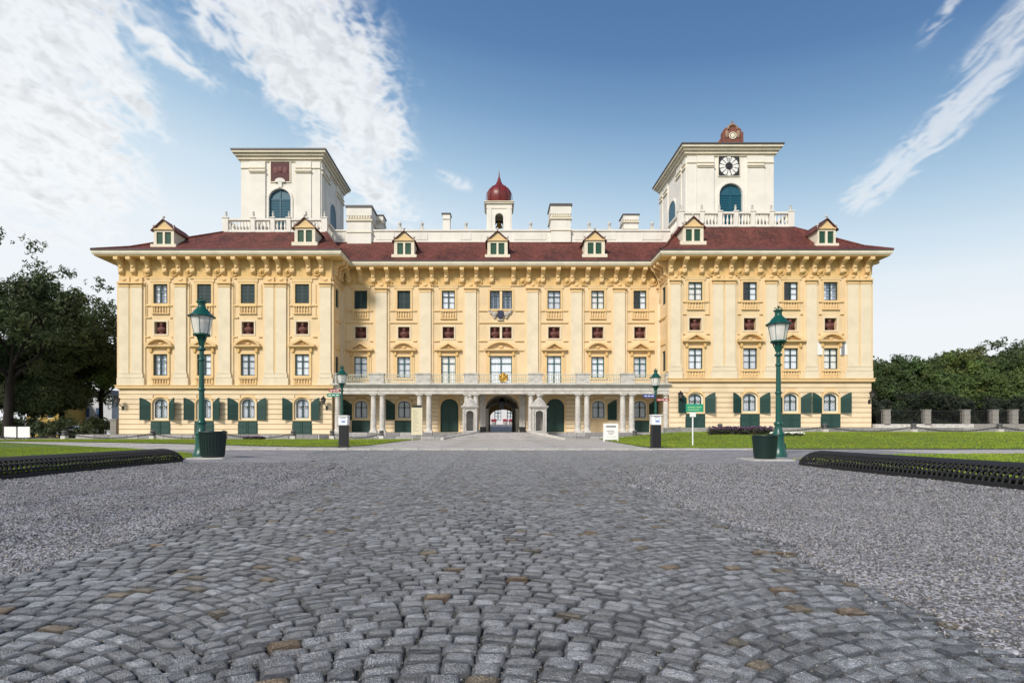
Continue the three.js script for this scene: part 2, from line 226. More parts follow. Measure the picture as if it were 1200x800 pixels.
// cobbles laid in arcs
{
  const paving = group('cobble_paving', scene); paving.userData.kind = 'structure';
  const bedRows = []; for (let z = 4; z >= -21.8; z -= 0.3) bedRows.push([0, 0.25, 0.5, 0.75, 1].map((t) => [lerp(edgeL(z) - 0.3, edgeR(z) + 0.3, t), -0.0165, z]));
  part('joint_bed', quadMesh(bedRows), M.bed, paving);
  const r = rng(12);
  function stone(n, seed) {                            // unit stone, footprint 1 x 1, top near y = 0
    const q = rng(seed), cor = [0, 1, 2, 3].map(() => [(q() - 0.5) * 0.11, (q() - 0.5) * 0.11]), tilt = [(q() - 0.5) * 0.09, (q() - 0.5) * 0.09], pos = [], ix = [];
    const P = (u, v, drop) => { const k = 1 - 0.10 * Math.pow(Math.abs(u * v), 4); const cx = ((1 - u) * (1 - v) * cor[0][0] + (1 + u) * (1 - v) * cor[1][0] + (1 + u) * (1 + v) * cor[2][0] + (1 - u) * (1 + v) * cor[3][0]) / 4, cz = ((1 - u) * (1 - v) * cor[0][1] + (1 + u) * (1 - v) * cor[1][1] + (1 + u) * (1 + v) * cor[2][1] + (1 - u) * (1 + v) * cor[3][1]) / 4;
      const e = Math.max(Math.abs(u), Math.abs(v)), y = drop ? -0.42 : -0.10 * Math.pow(e, 14) - 0.015 * e * e + u * tilt[0] + v * tilt[1] + (q() - 0.5) * 0.07; pos.push(u * 0.5 * k + cx, y, v * 0.5 * k + cz); };
    for (let j = 0; j <= n; j++) for (let i = 0; i <= n; i++) { const f = (t) => { const s = t * 2 / n - 1; return Math.sign(s) * Math.pow(Math.abs(s), 0.42); }; P(f(i), f(j), false); }
    for (let j = 0; j < n; j++) for (let i = 0; i < n; i++) { const a = j * (n + 1) + i; ix.push(a, a + n + 1, a + 1, a + 1, a + n + 1, a + n + 2); }
    const ring = []; for (let i = 0; i < n; i++) ring.push(i); for (let j = 0; j < n; j++) ring.push(j * (n + 1) + n); for (let i = n; i > 0; i--) ring.push(n * (n + 1) + i); for (let j = n; j > 0; j--) ring.push(j * (n + 1));
    const base = pos.length / 3; for (const k of ring) pos.push(pos[k * 3] * 1.02, -0.42, pos[k * 3 + 2] * 1.02);
    for (let k = 0; k < ring.length; k++) { const k2 = (k + 1) % ring.length; ix.push(ring[k], ring[k2], base + k, ring[k2], base + k2, base + k); }
    const g = new THREE.BufferGeometry(); g.setAttribute('position', new THREE.Float32BufferAttribute(pos, 3)); g.setIndex(ix); g.computeVertexNormals(); return g;
  }
  const fine = [], coarse = []; for (let i = 0; i < 14; i++) { fine.push(stone(4, 100 + i)); coarse.push(stone(2, 200 + i)); }
  const tones = []; for (let i = 0; i < 11; i++) { const k = 0.27 + 0.036 * i; tones.push([k * 0.965, k * 1.0, k * 1.055]); } tones.push([0.36, 0.29, 0.205], [0.30, 0.26, 0.205], [0.37, 0.27, 0.18]);
  const list = [], W = 1.8, RAD = 1.3, half = W / 2, tm = Math.asin(half / RAD);
  for (let seg = -2; seg < 6; seg++) {
    const xc = -1.95 + seg * W;
    for (let k = 0; k < 270; k++) {
      const z0 = -1.0 + 0.5 - k * 0.084 - (seg & 1) * 0.03; let t = -tm + (r() - 0.5) * 0.04;
      while (t < tm) {
        const len = 0.088 + r() * 0.045, dt = len / RAD, tc = t + dt / 2; t += dt;
        const x = xc + RAD * Math.sin(tc) + (r() - 0.5) * 0.008, z = z0 - RAD * (Math.cos(tc) - Math.cos(tm)) + (r() - 0.5) * 0.008;
        if (z < -21.55 || z > -0.9 || x < edgeL(z) - 0.05 || x > edgeR(z) + 0.04) continue;
        list.push({ x, z, a: -tc + (r() - 0.5) * 0.07, w: len * 0.985, d: 0.0835 * Math.pow(Math.cos(tc), 0.9) * (0.95 + r() * 0.07), y: (r() - 0.5) * 0.007, t: r() < 0.03 ? 11 + Math.floor(r() * 3) : Math.min(10, Math.floor((r() + r()) * 5.5)), v: Math.floor(r() * 14), f: Math.floor(r() * 4) });
      }
    }
  }
  const seen = list.filter((s) => -s.z > 1.6 && s.x > -0.905 * -s.z - 0.02 && s.x < 0.965 * -s.z + 0.02).sort((a, b) => b.z - a.z).slice(0, 300), big = new Set(seen);
  const mats = tones.map((t) => std(t, 0.38, { map: cobbleTex, bumpMap: cobbleBump, bumpScale: 0.022 }));
  const H = 0.085, mtx = (s) => new THREE.Matrix4().compose(V(s.x, s.y, s.z), new THREE.Quaternion().setFromAxisAngle(V(0, 1, 0), s.a), V(s.f & 1 ? -s.w : s.w, H, s.f & 2 ? -s.d : s.d));
  let fineN = 1; const fineP = fine.map((g) => { const h = g.clone(); h.scale(0.1, 1, 0.1); const p = prep(h), k = p.attributes.uv, o = 0.37 * fineN++; for (let i = 0; i < k.count; i++) k.setXY(i, k.getX(i) + o, k.getY(i) + o * 0.61); p.scale(10, 1, 10); return p; });
  for (const s of seen) { const m = put('cobble', fineP[s.v], mats[s.t], paving); m.applyMatrix4(new THREE.Matrix4().compose(V(s.x, s.y, s.z), new THREE.Quaternion().setFromAxisAngle(V(0, 1, 0), s.a + (s.f & 1 ? Math.PI : 0)), V(s.w, H, s.d))); }
  // all further stones, one set of copies for each shape of stone
  let coarseN = 1; const coarseP = coarse.map((g) => { const h = g.clone(); h.scale(0.1, 1, 0.1); const p = prep(h), k = p.attributes.uv, o = 0.41 * coarseN++; for (let i = 0; i < k.count; i++) k.setXY(i, k.getX(i) + o, k.getY(i) + o * 0.61); p.scale(10, 1, 10); return p; });
  const fieldMat = std([1, 1, 1], 0.38, { map: cobbleTex, bumpMap: cobbleBump, bumpScale: 0.022 }), col = new THREE.Color();
  for (const [geos, near] of [[fineP, true], [coarseP, false]]) geos.forEach((g, v) => {
    const l = list.filter((s) => !big.has(s) && s.v === v && (-s.z < 6) === near), im = new THREE.InstancedMesh(g, fieldMat, l.length);
    l.forEach((s, i) => { im.setMatrixAt(i, new THREE.Matrix4().compose(V(s.x, s.y, s.z), new THREE.Quaternion().setFromAxisAngle(V(0, 1, 0), s.a + (s.f & 1 ? Math.PI : 0)), V(s.w, H, s.d))); const t = tones[s.t]; im.setColorAt(i, col.setRGB(t[0], t[1], t[2])); });
    im.name = 'cobble_field'; im.userData.kind = 'stuff'; im.castShadow = im.receiveShadow = true; paving.add(im);
  });
  // grit lying in the joints
  const gr = rng(19), n = 26000, im = new THREE.InstancedMesh(new THREE.TetrahedronGeometry(1, 0), std([1, 1, 1], 0.9), n), d = new THREE.Object3D(), c = new THREE.Color();
  for (let i = 0; i < n; i++) { const z = -1.5 - 5.5 * Math.pow(gr(), 1.3), x = lerp(-2.4, 1.9, gr()), s = 0.002 + 0.0035 * gr(); d.position.set(x, -0.013 + s * 0.3 + 0.010 * Math.pow(gr(), 3), z); d.rotation.set(gr() * 6, gr() * 6, gr() * 6); d.scale.setScalar(s); d.updateMatrix(); im.setMatrixAt(i, d.matrix); const k = 0.08 + 0.2 * gr(); c.setRGB(k * 1.08, k, k * 0.9); im.setColorAt(i, c); }
  im.name = 'joint_grit'; im.userData.kind = 'stuff'; paving.add(im);
}
// kerb across the forecourt
{
  const k = group('kerb', scene); k.userData.kind = 'structure'; const r = rng(31), v = [0, 1, 2].map((i) => prep(rbx(-0.46, 0.46, -0.1, 0.055 + i * 0.004, -0.13, 0.13, 0.015)));
  for (let i = 0; i < 24; i++) { const m = put('kerb_stone', v[i % 3], M.kerb, k, -11.0 + i * 0.935, (r() - 0.5) * 0.008, -21.82 + (r() - 0.5) * 0.012); m.rotation.y = (r() - 0.5) * 0.01; }
}
// lawns
const riseR = (x, z) => 0.62 * smooth(-23.5, -47, z) * smooth(8.2, 17, x);
const lawns = {
  near_left: [[-8.35, 3], [-8.35, -14.2], [-7.9, -15.2], [-8.6, -16.6], [-10.4, -18.3], [-14.1, -21.8], [-22, -28.0], [-32.7, -36], [-62, -44], [-62, 3]],
  far_left: [[-6.5, -28], [-7.4, -25.6], [-9, -25.5], [-12, -27.3], [-17, -30.8], [-25, -35.6], [-34, -39], [-62, -45], [-62, -48.2], [-6.3, -48.2], [-6.9, -43.6]],
  far_right: [[6.9, -26], [7.0, -24.2], [8.0, -23.0], [12, -22.9], [62, -22.4], [62, -48.4], [9.3, -48.4], [8.2, -38.4]],
  near_right: [[7.45, 3], [7.45, -12.4], [7.7, -13.9], [9.4, -15.6], [12.6, -17.0], [20, -17.8], [62, -18.4], [62, 3]],
};
const lawnY = { near_left: () => 0.03, far_left: () => 0.025, far_right: (x, z) => 0.025 + riseR(x, z), near_right: () => 0.03 };
function sheet(p, yf, step) {                          // polygon in plan -> fine sheet
  const sh = poly(p.map(([x, z]) => [x, -z])); let g = new THREE.ShapeGeometry(sh); g.rotateX(-Math.PI / 2);
  if (step) { // regular strips so that the sheet can bend
    const rows = []; for (let z = -22.4; z >= -48.4; z -= 1) { let lo = 1e9, hi = -1e9; for (let x = 5; x < 63; x += 0.05) if (inPoly(p, x, Math.min(z, -22.95))) { lo = Math.min(lo, x); hi = Math.max(hi, x); } if (hi < lo) continue; const row = []; for (let i = 0; i <= 60; i++) { const x = lerp(lo, hi, Math.pow(i / 60, 1.6)); row.push([x, yf(x, z), z]); } rows.push(row); }
    rows.push(rows[rows.length - 1].map(([x, y, z]) => [x, y, z - 0.6]));
    return quadMesh(rows.map((r) => r));
  }
  g.translate(0, yf(0, 0), 0); return g;
}
for (const [k, p] of Object.entries(lawns)) structure('lawn', sheet(p, lawnY[k], k === 'far_right'), M.lawn);
{
  const r = rng(55), blade = (() => { const P = []; for (let i = 0; i < 5; i++) { const a = i * 1.26 + 0.3, l = 0.25 + 0.2 * ((i * 7) % 3) / 2, c = Math.cos(a), s = Math.sin(a), h = 0.75 + 0.25 * ((i * 5) % 4) / 3; P.push(-s * 0.09 + c * 0.1, 0, c * 0.09 + s * 0.1, s * 0.09 + c * 0.1, 0, -c * 0.09 + s * 0.1, c * (l + 0.25), h, s * (l + 0.25)); } const g = new THREE.BufferGeometry(); g.setAttribute('position', new THREE.Float32BufferAttribute(P, 3)); g.computeVertexNormals(); return g; })();
  const zone = { near_left: [-20, -8.3, -24, -7, 95, 0.055], far_left: [-40, -6.2, -48, -25, 30, 0.085], far_right: [7, 46, -48.3, -22.4, 30, 0.085], near_right: [7.4, 22, -18, -6, 90, 0.055] };
  const grassMat = std([1, 1, 1], 0.85); grassMat.side = THREE.DoubleSide;
  for (const [k, [x0, x1, z0, z1, den, sz]] of Object.entries(zone)) {
    const pts = []; const n = Math.round((x1 - x0) * (z1 - z0) * den); for (let i = 0; i < n; i++) { const x = lerp(x0, x1, r()), z = lerp(z0, z1, r()); if (Math.abs(x + 0.02 * z) < -z * 1.0 + 1 && inPoly(lawns[k], x + (r() - 0.5) * 0.35, z + (r() - 0.5) * 0.35)) pts.push([x, z]); }
    const im = new THREE.InstancedMesh(blade, grassMat, pts.length), d = new THREE.Object3D(), c = new THREE.Color();
    pts.forEach(([x, z], i) => { const s = sz * (0.6 + 0.8 * r()); d.position.set(x, lawnY[k](x, z) - 0.004, z); d.rotation.set(0, r() * 6.28, 0); d.scale.set(s, s * (0.6 + 0.5 * r()), s); d.updateMatrix(); im.setMatrixAt(i, d.matrix); const pt = fbm(x * 0.35, z * 0.35, 4, 88), m = 0.65 + 0.75 * pt + 0.35 * (r() - 0.5); c.setRGB(0.225 * m * (0.75 + 0.35 * r() + 0.35 * fbm(x * 0.9, z * 0.9, 3, 89)), 0.32 * m, 0.026 * m); im.setColorAt(i, c); });
    im.name = numbered('lawn_grass'); im.userData = { kind: 'stuff', label: { near_left: 'mown grass behind the lattice tube left of the drive', far_left: 'mown grass strip in front of the left palace wing', far_right: 'mown grass slope in front of the right palace wing', near_right: 'mown grass behind the lattice tube right of the drive' }[k], category: 'grass' }; im.receiveShadow = true; im.castShadow = true; scene.add(im);
  }
}
// stone terraces carrying the two wings, laid in blocks
function terrace(name, x0, x1, zf, zb, y0, y1, seed) {
  const t = group(name, scene); t.userData.kind = 'structure'; const r = rng(seed);
  part('core', bx(x0, x1, y0 - 0.3, y1 - 0.03, zb, zf - 0.06), M.stone, t);
  const rows = y1 - y0 > 0.6 ? 2 : 1, h = (y1 - y0 + 0.1) / rows;
  const variants = {}; const shades = [0.30, 0.37, 0.44].map((k) => std([k * 1.0, k * 0.98, k * 0.97], 0.85, { map: again(stoneTex, 0.6), bumpMap: grainBump, bumpScale: 0.015 }));
  for (let j = 0; j < rows; j++) { let x = x0 + (j ? 0.5 : 0); while (x < x1 - 0.5) { const w = [1.0, 1.35, 1.7][Math.floor(r() * 3)], e = Math.min(w, x1 - x); const key = e.toFixed(2) + j; variants[key] ||= prep(rbx(0, e - 0.025, 0, h - 0.025, -0.5, 0, 0.02)); put('block', variants[key], shades[Math.floor(r() * 3)], t, x, y0 - 0.1 + j * h, zf + (r() - 0.5) * 0.03); x += w; } }
}
terrace('left_terrace', -38.6, -16.2, -50.2, -53.2, 0, 0.46, 5);
terrace('right_terrace', 15.2, 52, -48.7, -53.2, 0.5, 1.08, 6);

// ------------------------------------------------------------------ the palace
const ZW = -53.33, palace = thing('palace', 'long yellow baroque palace with red roof and two white towers', 'palace', 0, 0, ZW);
const grid = (s) => ({ s, x: (p) => (p - 580) / s, y: (p) => EYE + (505 - p) / s });   // elevation survey -> metres
const G = grid(12), GM = grid(11.28), ZM = -3.4, SOF = 17.5;
const rowsL = { base: 508.5, band: [452, 456], gw: { top: 465.5, spring: 473, sill: 493, foot: 509 }, apron: [443.5, 449.8], pn: [415, 440], ped: [396.5, 406.5], strings: [358, 372, 394.5, 406.5], bust: [377, 391.5], top: [333, 355.5], apron2: [359, 367], cap: [331.5, 337], pbase: [436, 443], frieze: 326 };
const rowsR = { base: 500.7, band: [444, 448], gw: { top: 459.5, spring: 466.5, sill: 484.7, foot: 501 }, apron: [434.5, 442], pn: [408, 432.5], ped: [390.5, 400.5], strings: [353.5, 368, 391, 400.5], bust: [372.7, 387], top: [330.5, 352], apron2: [354.5, 362], cap: [328, 333.5], pbase: [428, 435], frieze: 324.5 };
const rowsM = { base: 507, pn: [418, 442.5], ped: [401, 411], strings: [364, 378, 399.5, 410.5], bust: [383, 396.5], top: [340.5, 362], apron2: [365, 373], cap: [337.5, 343], pbase: [442, 448], frieze: 334.5 };
let winCount = 0; const cache = {}; const once = (k, f) => (cache[k] ||= f());

// window that fits an opening w x h; its foot middle is the origin, its face looks to +z
function windowUnit(parent, x, y, z, w, h, style, turn = 0, name = 'window') {
  const g = group(name, parent, x, y, z); g.rotation.y = turn; const key = w.toFixed(2) + '_' + h.toFixed(2), b = 0.085;
  if (style === 'shuttered') {
    const leaf = once('leaf' + key, () => { const o = [bx(-w / 4 + 0.01, w / 4 - 0.01, 0.02, h - 0.02, -0.04, 0)]; const n = Math.round(h / 0.13); for (let i = 1; i < n; i++) { const s = bx(-w / 4 + 0.1, w / 4 - 0.1, -0.045, 0.045, -0.012, 0.012); s.rotateX(-0.5); s.translate(0, i * h / n, 0.012); o.push(s); } o.push(bx(-w / 4 + 0.012, -w / 4 + 0.1, 0.022, h - 0.022, -0.03, 0.035), bx(w / 4 - 0.1, w / 4 - 0.012, 0.022, h - 0.022, -0.03, 0.035), bx(-w / 4 + 0.1, w / 4 - 0.1, h * 0.45, h * 0.5, -0.03, 0.033)); return join(o); });
    put('shutter', leaf, M.shutterDeep, g, -w / 4, 0, 0.02); put('shutter', leaf, M.shutterDeep, g, w / 4, 0, 0.02); return g;
  }
  const tr = style === 'french' ? [0.42, 0.72] : [0.36, 0.66];
  put('frame', once('fr' + key + style, () => join([bx(-w / 2, -w / 2 + b, 0, h, -0.06, 0.04), bx(w / 2 - b, w / 2, 0, h, -0.06, 0.04), bx(-w / 2 + b, w / 2 - b, h - b, h, -0.06, 0.04), bx(-w / 2 + b, w / 2 - b, 0, b, -0.06, 0.04), bx(-0.055, 0.055, b, h - b, -0.055, 0.05), bx(-w / 2 + b, -0.055, h * tr[1], h * tr[1] + 0.075, -0.05, 0.03), bx(0.055, w / 2 - b, h * tr[1], h * tr[1] + 0.075, -0.05, 0.03), bx(-w / 2 + b, -0.055, h * tr[0], h * tr[0] + 0.03, -0.04, 0.01), bx(0.055, w / 2 - b, h * tr[0], h * tr[0] + 0.03, -0.04, 0.01)])), style === 'french' || style === 'teal' ? M.teal : M.frame, g);
  const pane = once('pn' + key, () => prep(bx(-w / 4 + b / 2 - 0.02, w / 4 - b / 2 + 0.02, b - 0.01, h - b + 0.01, -0.012, -0.008)));
  put('pane', pane, M.glass, g, -w / 4, 0, 0); put('pane', pane, M.glass, g, w / 4, 0, 0);
  if (style === 'half') { put('curtain', once('ch' + key, () => prep(bx(0.0, w / 2, 0, h, -0.1, -0.08))), M.curtain, g); }
  else if (style === 'bluepair') put('blue_backing', once('rm' + key, () => prep(bx(-w / 2, w / 2, 0, h, -0.30, -0.28))), M.blue_backing, g);  // blue sheet behind the panes, curtain and sky reflection in one colour
  else if (style === 'blue') { put('blue_backing', once('rm' + key, () => prep(bx(-w / 2, w / 2, 0, h, -0.30, -0.28))), M.blue_backing, g); put('curtain', once('cb' + key, () => join([bx(-w * 0.42, -w * 0.2, 0, h, -0.2, -0.18), bx(w * 0.08, w * 0.26, 0, h, -0.2, -0.18)])), M.curtain, g); }
  else put('curtain', once('cu' + key, () => { const rows = [[], []]; for (let i = 0; i <= 24; i++) { const xx = lerp(-w / 2, w / 2, i / 24); rows[0].push([xx, 0, -0.08 + 0.02 * Math.sin(i * 1.7)]); rows[1].push([xx, h, -0.08 + 0.02 * Math.sin(i * 1.7)]); } return prep(quadMesh(rows)); }), [M.curtain, M.warmCurtain, M.curtain, M.greyCurtain][(winCount++ * 7) % 4], g);
  return g;
}
const ring = (x0, x1, y0, y1, t) => [rect(x0 - t, x1 + t, y0 - t, y1 + t), [rect(x0, x1, y0, y1)]];
function surround(x0, x1, y0, y1, t, zf, proud) { const [o, h] = ring(x0, x1, y0, y1, t); return slab(o, h, zf, zf + proud); }
const miniBal = (x, y0, y1, z) => { const h = y1 - y0; return mv(lathe([[0.05, 0], [0.085, h * 0.08], [0.05, h * 0.2], [0.095, h * 0.45], [0.045, h * 0.8], [0.085, h * 0.95], [0.05, h]], 8), x, y0, z); };
function apron(parent, cx, w, y0, y1, zf) { const o = []; for (let i = 0; i < 5; i++) o.push(miniBal(cx + (i - 2) * w * 0.2, y0, y1, zf + 0.07)); o.push(bx(cx - w * 0.62, cx + w * 0.62, y0 - 0.09, y0, zf, zf + 0.17), bx(cx - w * 0.62, cx + w * 0.62, y1, y1 + 0.09, zf, zf + 0.19), bx(cx - w * 0.62, cx - w * 0.5, y0, y1, zf, zf + 0.1), bx(cx + w * 0.5, cx + w * 0.62, y0, y1, zf, zf + 0.1)); part('window_apron', o, M.trim, parent); }
function pediment(parent, cx, w, y0, y1, zf, kind) {
  const h = w / 2, o = [], H = y1 - y0, t = 0.17;
  o.push(bx(cx - h, cx + h, y0, y0 + 0.13, zf, zf + 0.42), bx(cx - h + 0.08, cx + h - 0.08, y0 - 0.09, y0, zf, zf + 0.3));
  if (kind === 't') { const k = t * 1.25; o.push(slab([[cx - h, y0 + 0.13], [cx - h + k * 1.9, y0 + 0.13], [cx, y1 - k], [cx + h - k * 1.9, y0 + 0.13], [cx + h, y0 + 0.13], [cx + h, y0 + 0.2], [cx, y1], [cx - h, y0 + 0.2]], [], zf, zf + 0.42)); }
  else { const out = [], inn = []; for (let i = 0; i <= 16; i++) { const u = i / 8 - 1, f = Math.sqrt(1 - 0.72 * u * u), k = (f - Math.sqrt(0.28)) / (1 - Math.sqrt(0.28)); out.push([cx + u * h, y0 + 0.19 + (H - 0.19) * k]); inn.push([cx + u * (h - 0.24), y0 + 0.13 + Math.max(0, (H - 0.13 - t)) * k]); } o.push(slab([...out.reverse(), ...inn], [], zf, zf + 0.42)); }
  o.push(ball(0.17, cx, y0 + H * 0.45, zf + 0.05, 1.6, 1, 0.6));
  part('pediment', o, M.trim, parent);
  for (const s of [-1, 1]) part('pediment_bracket', [bx(cx + s * (h - 0.42) - 0.12, cx + s * (h - 0.42) + 0.12, y0 - 0.5, y0 - 0.09, zf, zf + 0.22), ball(0.12, cx + s * (h - 0.42), y0 - 0.5, zf + 0.12, 1, 1, 1)], M.ornament, parent);
}
function bustNiche(parent, cx, y0, y1, w, zf) {
  const g = group('bust_niche', parent, cx, y0, zf), h = y1 - y0, k = w.toFixed(2) + h.toFixed(2);
  put('niche_back', once('nb' + k, () => prep(bx(-w / 2, w / 2, 0, h, -0.44, -0.4))), M.niche, g);
  put('bust', once('bu' + k, () => { const o = [], s = h / 1.2; o.push(mv(lathe([[0.001, 0], [0.30 * s, 0], [0.30 * s, 0.1 * s], [0.16 * s, 0.16 * s], [0.42 * s, 0.34 * s], [0.44 * s, 0.52 * s], [0.34 * s, 0.66 * s], [0.15 * s, 0.72 * s], [0.13 * s, 0.8 * s], [0.001, 0.82 * s]], 14), 0, 0, -0.14)); o.push(ball(0.19 * s, 0, 0.95 * s, -0.1, 0.85, 1.12, 1), ball(0.05 * s, 0, 0.93 * s, 0.08 * s - 0.02, 0.7, 1.2, 1), ball(0.2 * s, 0, 1.0 * s, -0.16, 0.95, 0.95, 0.9)); const gg = o.map((q) => { q.translate(0, 0, 0.14); q.scale(1, 1, 0.62); q.translate(0, 0, -0.16); return q; }); return join(gg); }), M.bust, g);
  put('niche_frame', once('nf' + k, () => join(surround(-w / 2, w / 2, 0, h, 0.13, 0, 0.06))), M.pilaster, g);
}
function pilaster(parent, x0, x1, rows, g, zf, opt = {}) {
  const yb = g.y(rows.pbase[0]), y2 = g.y(rows.pbase[1]), yc0 = g.y(rows.cap[1]), yc1 = g.y(rows.cap[0]), yf = g.y(rows.frieze) + 0.05, yl = opt.foot ?? (rows.band ? g.y(rows.band[0]) : y2 - 0.3), e = 0.26;
  const el = opt.left ?? 1, er = opt.right ?? 1, L = (v) => x0 - Math.min(v, el), R = (v) => x1 + Math.min(v, er);
  part('pilaster_strip', bx(L(e), R(e), y2, yc1 + 0.12, zf, zf + 0.09), M.wall, parent);
  part('pilaster', [bx(x0, x1, yb, yc0, zf, zf + 0.24)], M.pilaster, parent);
  part('pilaster_base', [bx(L(0.05), R(0.05), yb - 0.16, yb, zf, zf + 0.30), bx(L(0.1), R(0.1), y2, yb - 0.16, zf, zf + 0.27), bx(L(0.2), R(0.2), yl, y2, zf, zf + 0.24)], M.pilaster, parent);
  part('pilaster_capital', [bx(L(0.04), R(0.04), yc0, yc0 + 0.1, zf, zf + 0.29), bx(x0, x1, yc0 + 0.1, yc1 - 0.14, zf, zf + 0.25), bx(L(0.13), R(0.13), yc1 - 0.14, yc1, zf, zf + 0.4), bx(L(0.02), R(0.02), yc1, yf, zf, zf + 0.2), ball(0.16, (x0 + x1) / 2, yc1 + 0.28, zf + 0.2, 1.5, 1, 0.7)], M.trim, parent);
}
const bracketGeo = (() => { const s = new THREE.Shape([[0, 0], [1.04, 0], [1.04, -0.30], [0.9, -0.33], [0.66, -0.38], [0.42, -0.52], [0.30, -0.8], [0.32, -1.1], [0.26, -1.36], [0.14, -1.5], [0, -1.55]].map(([a, b]) => new THREE.Vector2(a, b))); const g = new THREE.ExtrudeGeometry(s, { depth: 0.42, bevelEnabled: false }); g.rotateY(-Math.PI / 2); g.translate(0.21, 0, 0); return join([g, ball(0.16, 0, -1.28, 0.27, 1.25, 1, 0.9), ball(0.13, 0, -0.82, 0.34, 1.4, 0.8, 0.8)]); })();
const maskGeo = join([ball(0.28, 0, 0, 0.06, 1, 1.1, 0.7), ball(0.1, 0, -0.02, 0.26, 1, 1.3, 0.8), ball(0.42, 0, -0.06, 0.0, 1, 0.9, 0.3), mv(new THREE.TorusGeometry(0.34, 0.07, 6, 14), 0, -0.08, 0.08)]);
function bracket(parent, x, zf, turn = 0) { const m = put('eave_bracket', bracketGeo, M.trim, parent, x, SOF + 0.02, zf); m.rotation.y = turn; }
function mask(parent, x, zf) { put('mask_relief', maskGeo, M.ornament, parent, x, SOF - 1.2, zf); }
// horizontal rustication between openings
function courses(parent, x0, x1, y0, y1, n, gaps, zf, proud = 0.09) {
  const o = [], h = (y1 - y0) / n;
  for (let i = 0; i < n; i++) { const a = y0 + i * h, b = a + h - 0.055; let cuts = gaps.map((f) => f(a, b)).filter(Boolean).sort((p, q) => p[0] - q[0]), x = x0; for (const [p, q] of cuts) { if (p > x + 0.02) o.push(slab(rect(x, p, a, b), [], zf, zf + proud, 0.025)); x = Math.max(x, q); } if (x1 > x + 0.02) o.push(slab(rect(x, x1, a, b), [], zf, zf + proud, 0.025)); }
  part('rusticated_courses', o, M.course, parent);
}
function openShutter(parent, w, h, rise, left, x, y, z, turn) {
  const k = 'sh' + w.toFixed(2) + h.toFixed(2) + left, s = left ? -1 : 1;
  const geo = once(k, () => { const top = []; for (let i = 0; i <= 8; i++) { const u = i / 8; top.push([s * u * w, h - rise + rise * Math.sin(u * Math.PI / 2)]); } const pts = [[0, 0], ...top, [s * w, 0]]; const o = [slab(left ? pts : pts.slice().reverse(), [], 0, 0.035)]; const n = Math.round((h - rise) / 0.11); for (let i = 1; i < n; i++) { const b = bx(-w / 2 + 0.09, w / 2 - 0.09, -0.035, 0.035, -0.01, 0.01); b.rotateX(-0.6); b.translate(s * w / 2, i * (h - rise) / n, 0.045); o.push(b); } o.push(bx(Math.min(0.01 * s, s * 0.08), Math.max(0.01 * s, s * 0.08), 0.01, h - rise - 0.01, 0.03, 0.065), bx(Math.min(s * (w - 0.08), s * (w - 0.01)), Math.max(s * (w - 0.08), s * (w - 0.01)), 0.01, h - 0.05, 0.03, 0.065), bx(Math.min(s * 0.08, s * (w - 0.08)), Math.max(s * 0.08, s * (w - 0.08)), h * 0.42, h * 0.48, 0.03, 0.063)); return join(o); });
  const m = put('shutter', geo, M.shutter, parent, x, y, z); m.rotation.y = turn; return m;
}
